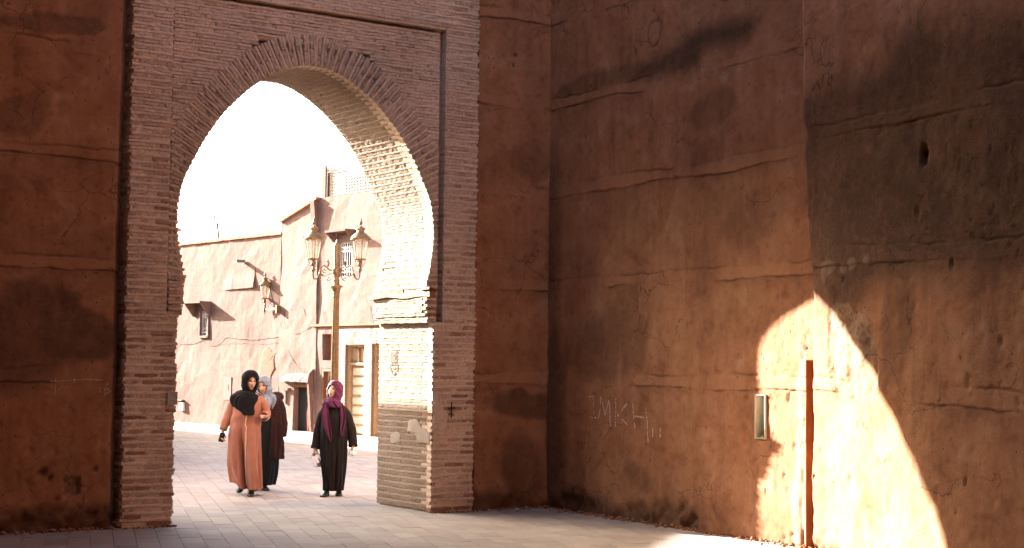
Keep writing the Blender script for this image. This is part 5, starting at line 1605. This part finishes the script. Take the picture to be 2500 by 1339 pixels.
keysA = [(.085,.0,.06,.185,.15,.25),(.25,-.018,.05,.190,.155,.21),(.45,-.032,.03,.198,.155,.18),(.65,-.036,.02,.205,.16,.17),(.85,-.035,.015,.205,.165,.165),(1.02,-.02,.01,.192,.160,.15),(1.16,-.005,.01,.188,.150,.135),(1.25,.005,.01,.185,.122,.12),(1.32,.01,.015,.135,.09,.095),(1.365,.015,.02,.075,.065,.07)]
V, F = loft(keysA, 80, 96, foldA, 2.2)
# the trailing side of the hem hangs higher
V[..., 2] += (sstep(.5, .1, V[..., 2])*.085*sstep(-.02, -.16, V[..., 0]))
cloth_obj('robe', V, F, M_ORANGE, A, .006, 1)
tr = MB(); P_ = []
for i in range(len(V)):
    if V[i,0,2] > 1.12: break
    k = int(round(96*.75 + 96*(.02+.016*math.sin(V[i,0,2]*3)))) % 96
    P_.append(V[i, k] + np.array([0,-.006,0]))
tr.tube([tuple(p) for p in P_[2:]], .009, 6); tr.build('zip_trim', M_TRIM, A, True, True)
sleeve('sleeve', [(-.10,.03,1.285),(-.185,.035,1.21),(-.245,.035,1.06),(-.29,.01,.955),(-.316,-.025,.86)], [.052,.068,.066,.058,.050], M_ORANGE, A, 5)
sleeve('sleeve', [(.10,.02,1.285),(.178,.03,1.22),(.225,.045,1.11),(.24,-.02,1.045),(.240,-.145,1.045)], [.052,.068,.068,.064,.052], M_ORANGE, A, 9)
hijab('headscarf', A, hA, rA, 1.0, [(1.375,.02,.0,.100,.100,.095),(1.345,.0,.01,.145,.128,.120),(1.305,-.015,.01,.195,.155,.140),(1.25,-.025,.005,.200,.172,.150),(1.17,-.02,.0,.165,.178,.12),(1.10,.015,-.01,.125,.180,.08),(1.06,.03,-.02,.095,.178,.05)], M_BLACK, 1.3, (.064,.090,-.016), .006)
shoe(A, (.07,.02,.0), .12); shoe(A, (-.125,.44,.10), -.05, .42)
ph_ = MB(); ph_.obox((-.318,-.085,.765), Vector((.25,-.35,.9)).normalized(), Vector((.95,.2,-.18)).normalized(), Vector((.12,-.91,-.39)).normalized(), .065, .034, .005)
o = ph_.build('phone', M_PHONE, None, False, True); o.matrix_world = A.matrix_basis @ Matrix.Identity(4)
tag(o, 'black mobile phone held in the low hand of the woman in the salmon robe', 'phone')

# --- 2: grey-blue scarf, dark coat, half hidden
B = person((-.3745, 3.8563, 0), 'woman in a grey-blue headscarf and maroon wool coat walking just behind the salmon robe')
B['legs_'] = [[(.06,.02,.82),(.05,-.03,.44),(.02,0,.12),(.02,.02,.06)], [(-.06,.02,.82),(-.08,-.10,.45),(-.10,-.10,.12),(-.10,-.08,.06)]]
hB = Vector((-.01, -.02, 1.425)); rB = Matrix.Rotation(math.radians(-12), 4, 'Z') @ Matrix.Rotation(math.radians(-9), 4, 'Y') @ Matrix.Rotation(math.radians(7), 4, 'X')
body_obj('body', B, hB, rB, .98, [[(-.16,.03,1.22),(-.22,.06,.98),(-.16,-.10,.94)], [(.17,.03,1.22),(.235,.05,.96),(.25,.0,.74)]], [((-.14,-.13,.935), (.5,-.6,-.1), (0,0,1), 1, .5, .95), ((.25,-.005,.72), (0,-.1,-1), (-1,0,0), 1, .5, .95)], .82)
def foldB(th, z):
    k = sstep(1.0, .2, z); return k*(.014*np.sin(th*6+z*2) + .010*np.sin(th*11+1-z*3) + .006*np.sin(th*17))
keysB = [(.075,-.01,.02,.165,.15,.17),(.25,0,.02,.185,.16,.17),(.5,.01,.02,.19,.165,.165),(.8,.015,.02,.195,.16,.16),(1.0,.02,.02,.185,.15,.14),(1.12,.02,.02,.178,.135,.13),(1.20,.02,.02,.150,.11,.12),(1.29,.01,.02,.085,.075,.085)]
V, F = loft(keysB, 70, 80, foldB, 2.2); cloth_obj('robe', V, F, M_GREEN, B, .006, 1)
def foldC(th, z):
    return .010*np.sin(th*7+z*5) + .008*np.sin(th*13-z*6) + .006*vnoise(th*9, z*30+0*th, 5)
keysCo = [(.43,.03,.035,.245,.185,.175),(.62,.03,.03,.245,.185,.175),(.85,.03,.03,.235,.18,.17),(1.02,.025,.03,.222,.172,.16),(1.15,.025,.03,.212,.155,.15),(1.235,.02,.03,.185,.125,.14),(1.30,.015,.035,.10,.09,.11)]
V, F = loft(keysCo, 60, 80, foldC, 2.3)
cloth_obj('coat', V, F, M_MAROON, B, .014, 1, lambda c: (c[1] < -.03 and -.16 < c[0] - .02*math.sin(c[2]*8) < .10 + .03*sstep(1.2,.5,c[2])))
sleeve('sleeve', [(.11,.03,1.245),(.185,.035,1.17),(.232,.045,1.0),(.250,.03,.86),(.255,.0,.745)], [.085,.090,.082,.075,.066], M_MAROON, B, 13)
sleeve('sleeve', [(-.11,.03,1.245),(-.18,.04,1.16),(-.225,.055,1.0),(-.21,-.02,.95),(-.165,-.10,.94)], [.085,.088,.080,.074,.062], M_MAROON, B, 14)
hk = MB()
hd_pts = [(.05+.13*math.cos(t)+.02, .10+.06*math.sin(t), 1.275+.018*math.sin(t*2)) for t in np.linspace(-.9, 2.6, 12)]
hk.tube(hd_pts, [.03,.05,.058,.06,.062,.062,.062,.06,.06,.055,.05,.035], 10); hk.build('hood', M_MAROON, B, True, True)
hijab('headscarf', B, hB, rB, .98, [(1.29,.01,.0,.090,.092,.088),(1.255,.03,.0,.125,.122,.105),(1.20,.045,-.01,.125,.150,.10),(1.13,.05,-.02,.095,.155,.06),(1.07,.05,-.03,.055,.150,.02)], M_GREY, 3.1, (.064,.086,-.018), .013)
shoe(B, (.02,.03,0), .35); shoe(B, (-.10,-.06,0), -.1)

# --- 3: purple scarf, dark brown robe
C_ = person((.0589, 2.6077, 0), 'woman in a purple headscarf and dark brown robe carrying two white bags')
C_['legs_'] = [[(.06,.02,.80),(.06,.04,.43),(.06,.10,.12),(.06,.12,.06)], [(-.06,.02,.80),(-.06,.0,.44),(-.07,-.02,.12),(-.075,-.02,.06)]]
hC = Vector((-.005, -.01, 1.385)); rC = Matrix.Rotation(math.radians(-30), 4, 'Z') @ Matrix.Rotation(math.radians(-14), 4, 'X')
armsC = [[(-.165,.02,1.17),(-.235,.04,.92),(-.245,-.01,.66)], [(.165,.02,1.17),(.255,.04,.92),(.265,-.02,.68)]]
body_obj('body', C_, hC, rC, .96, armsC, [((-.245,-.02,.645), (.02,-.1,-1), (1,0,0), -1, .95, .92), ((.262,-.03,.655), (-.1,-.15,-1), (-1,-.2,0), 1, .85, .92)], .80)
def foldR(th, z):
    k = sstep(1.05, .3, z)
    return k*(.026*(np.abs(np.sin(th*3.5+.5+z*1.9))-.6) + .018*(np.abs(np.sin(th*6+2-z*2.6))-.6) + .008*np.sin(th*17+z*3)) - .03*np.exp(-((th-1.5*math.pi-.18)/.13)**2)*sstep(.6,.15,z)
keysR = [(.07,.005,.02,.122,.13,.16),(.2,.005,.02,.130,.135,.16),(.4,.0,.02,.155,.145,.16),(.62,0,.02,.175,.155,.16),(.82,0,.02,.182,.16,.155),(1.0,0,.02,.175,.15,.14),(1.08,0,.02,.175,.133,.13),(1.16,0,.02,.145,.11,.115),(1.225,0,.02,.10,.08,.09),(1.27,0,.02,.07,.065,.07)]
V, F = loft(keysR, 76, 88, foldR, 2.2); cloth_obj('robe', V, F, M_BROWN, C_, .006, 1)
sleeve('sleeve', [(-.08,.02,1.165),(-.145,.025,1.075),(-.190,.035,.93),(-.218,.02,.78),(-.236,-.01,.625)], [.052,.066,.064,.063,.064], M_BROWN, C_, 23)
sleeve('sleeve', [(.08,.02,1.165),(.150,.025,1.08),(.205,.035,.94),(.243,.02,.80),(.260,-.02,.655)], [.052,.066,.065,.063,.060], M_BROWN, C_, 27)
hijab('headscarf', C_, hC, rC, .96, [(1.265,-.01,.0,.098,.100,.088),(1.235,-.015,.005,.128,.122,.108),(1.195,-.01,.01,.140,.140,.115),(1.165,0,.015,.130,.135,.115)], M_PURPLE, 5.2, (.064,.088,-.016), .008)
def tail(pts, w, seed):
    """hanging end of the scarf, a folded strip with a loose edge"""
    n = 26; P = catmull(np.array(pts, float), np.linspace(0, len(pts)-1, n)); W = catmull(np.array(w, float)[:, None], np.linspace(0, len(w)-1, n))[:, 0]; ns = 11
    V = np.zeros((n, ns, 3))
    for i in range(n):
        for k in range(ns):
            u = k/(ns-1)-.5
            V[i,k] = P[i] + np.array([u*W[i], -.018*math.sin(u*9+seed+i*.12) - .05*u*u*0, -.03*u*(i/n)])
    F = [(i*ns+k, i*ns+k+1, (i+1)*ns+k+1, (i+1)*ns+k) for i in range(n-1) for k in range(ns-1)]
    return cloth_obj('scarf_end', V, F, M_PURPLE, C_, .008, 1)
tail([(-.10,-.11,1.20),(-.105,-.150,1.10),(-.085,-.160,.98),(-.05,-.160,.86),(-.02,-.165,.72)], [.07,.10,.11,.09,.015], 1.0)
tail([(.10,-.085,1.21),(.125,-.125,1.10),(.135,-.14,.98),(.125,-.15,.88),(.12,-.15,.80)], [.06,.08,.065,.05,.02], 2.4)
shoe(C_, (-.08,-.03,0), -.12); shoe(C_, (.07,.12,0), .1)
def bag(name, keys, mat, label, fseed):
    def fb(th, z): return .008*np.sin(th*5+z*30+fseed) + .006*np.sin(th*9-z*40)
    V, F = loft(keys, 24, 36, fb); ns = 36
    v = [tuple(p) for p in V.reshape(-1, 3)]; F = list(F) + [tuple(reversed(range(ns))), tuple(23*ns+k for k in range(ns))]
    o = mesh_obj(name, v, F, mat, None, True, True); o.matrix_world = C_.matrix_basis.copy(); return tag(o, label, 'bag')
bag('plastic_bag', [(.385,-.20,-.03,.045,.03,.03),(.40,-.205,-.03,.055,.04,.04),(.47,-.215,-.03,.058,.042,.042),(.54,-.235,-.025,.045,.03,.03),(.585,-.245,-.03,.02,.014,.014),(.60,-.246,-.035,.012,.01,.01)], M_BAG, 'white printed plastic bag hanging from the sleeve of the woman in purple', 1)
bag('plastic_bag', [(.535,.255,-.05,.012,.012,.012),(.545,.258,-.05,.040,.03,.03),(.575,.262,-.05,.045,.036,.036),(.60,.258,-.05,.022,.02,.02),(.615,.254,-.045,.010,.01,.01)], M_PAPER, 'small crumpled white bag held in the other hand of the woman in purple', 4)
for r in (A, B, C_):
    del r['legs_']

# ------------------------------------------------------------------ small things
def pebble(x, y, r, label, mat):
    mb = MB(); mb.ball((x, y, r*.7), (r, r*.8, r*.75), 9, 6)
    mb.v = [tuple(Vector(p) + Vector((jit(-1,1),jit(-1,1),jit(-1,1)))*r*.12) for p in mb.v]
    return tag(mb.build('stone', mat, None, True, True), label, 'stone')
pebble(1.02, -.32, .028, 'pale stone lying on the paving below the inner corner of the walls', M_CONC)
pebble(1.36, -.12, .014, 'tiny white stone in the inner corner at the foot of the side wall', M_CONC)

# crumbs of fallen earth along the foot of the walls
cb = MB()
def crumbs(p0, p1, n, nrm, rmax, spread):
    p0 = Vector(p0); p1 = Vector(p1); nrm = Vector(nrm)
    for i in range(n):
        r = rmax*(RNG.random()**2.2) + .004; p = p0.lerp(p1, RNG.random()) + nrm*(abs(RNG.gauss(0, spread))+.01)
        mb = MB(); mb.ball((p.x, p.y, r*.5), (r*jit(.8,1.3), r*jit(.8,1.3), r*.8), 6, 4)
        cb.add([tuple(Vector(q) + Vector((jit(-1,1),jit(-1,1),jit(-1,1)))*r*.2) for q in mb.v], mb.f)
crumbs((1.68, .0, 0), (1.46, -5.3, 0), 420, (-1,0,0), .022, .09)
crumbs((.65, .03, 0), (1.68, .03, 0), 120, (0,-1,0), .02, .08)
crumbs((-6.5, .1, 0), (-3.85, .1, 0), 300, (0,-1,0), .022, .08)
crumbs((-3.8, -.02, 0), (-3.2, -.02, 0), 50, (0,-1,0), .016, .05)
crumbs((.0, -.02, 0), (.6, -.02, 0), 40, (0,-1,0), .016, .05)
crumbs((.66, -5.6, 0), (.2, -7.6, 0), 160, (-1,0,0), .02, .08)
tag(cb.build('debris', M_EARTH, None, True), kind='stuff')
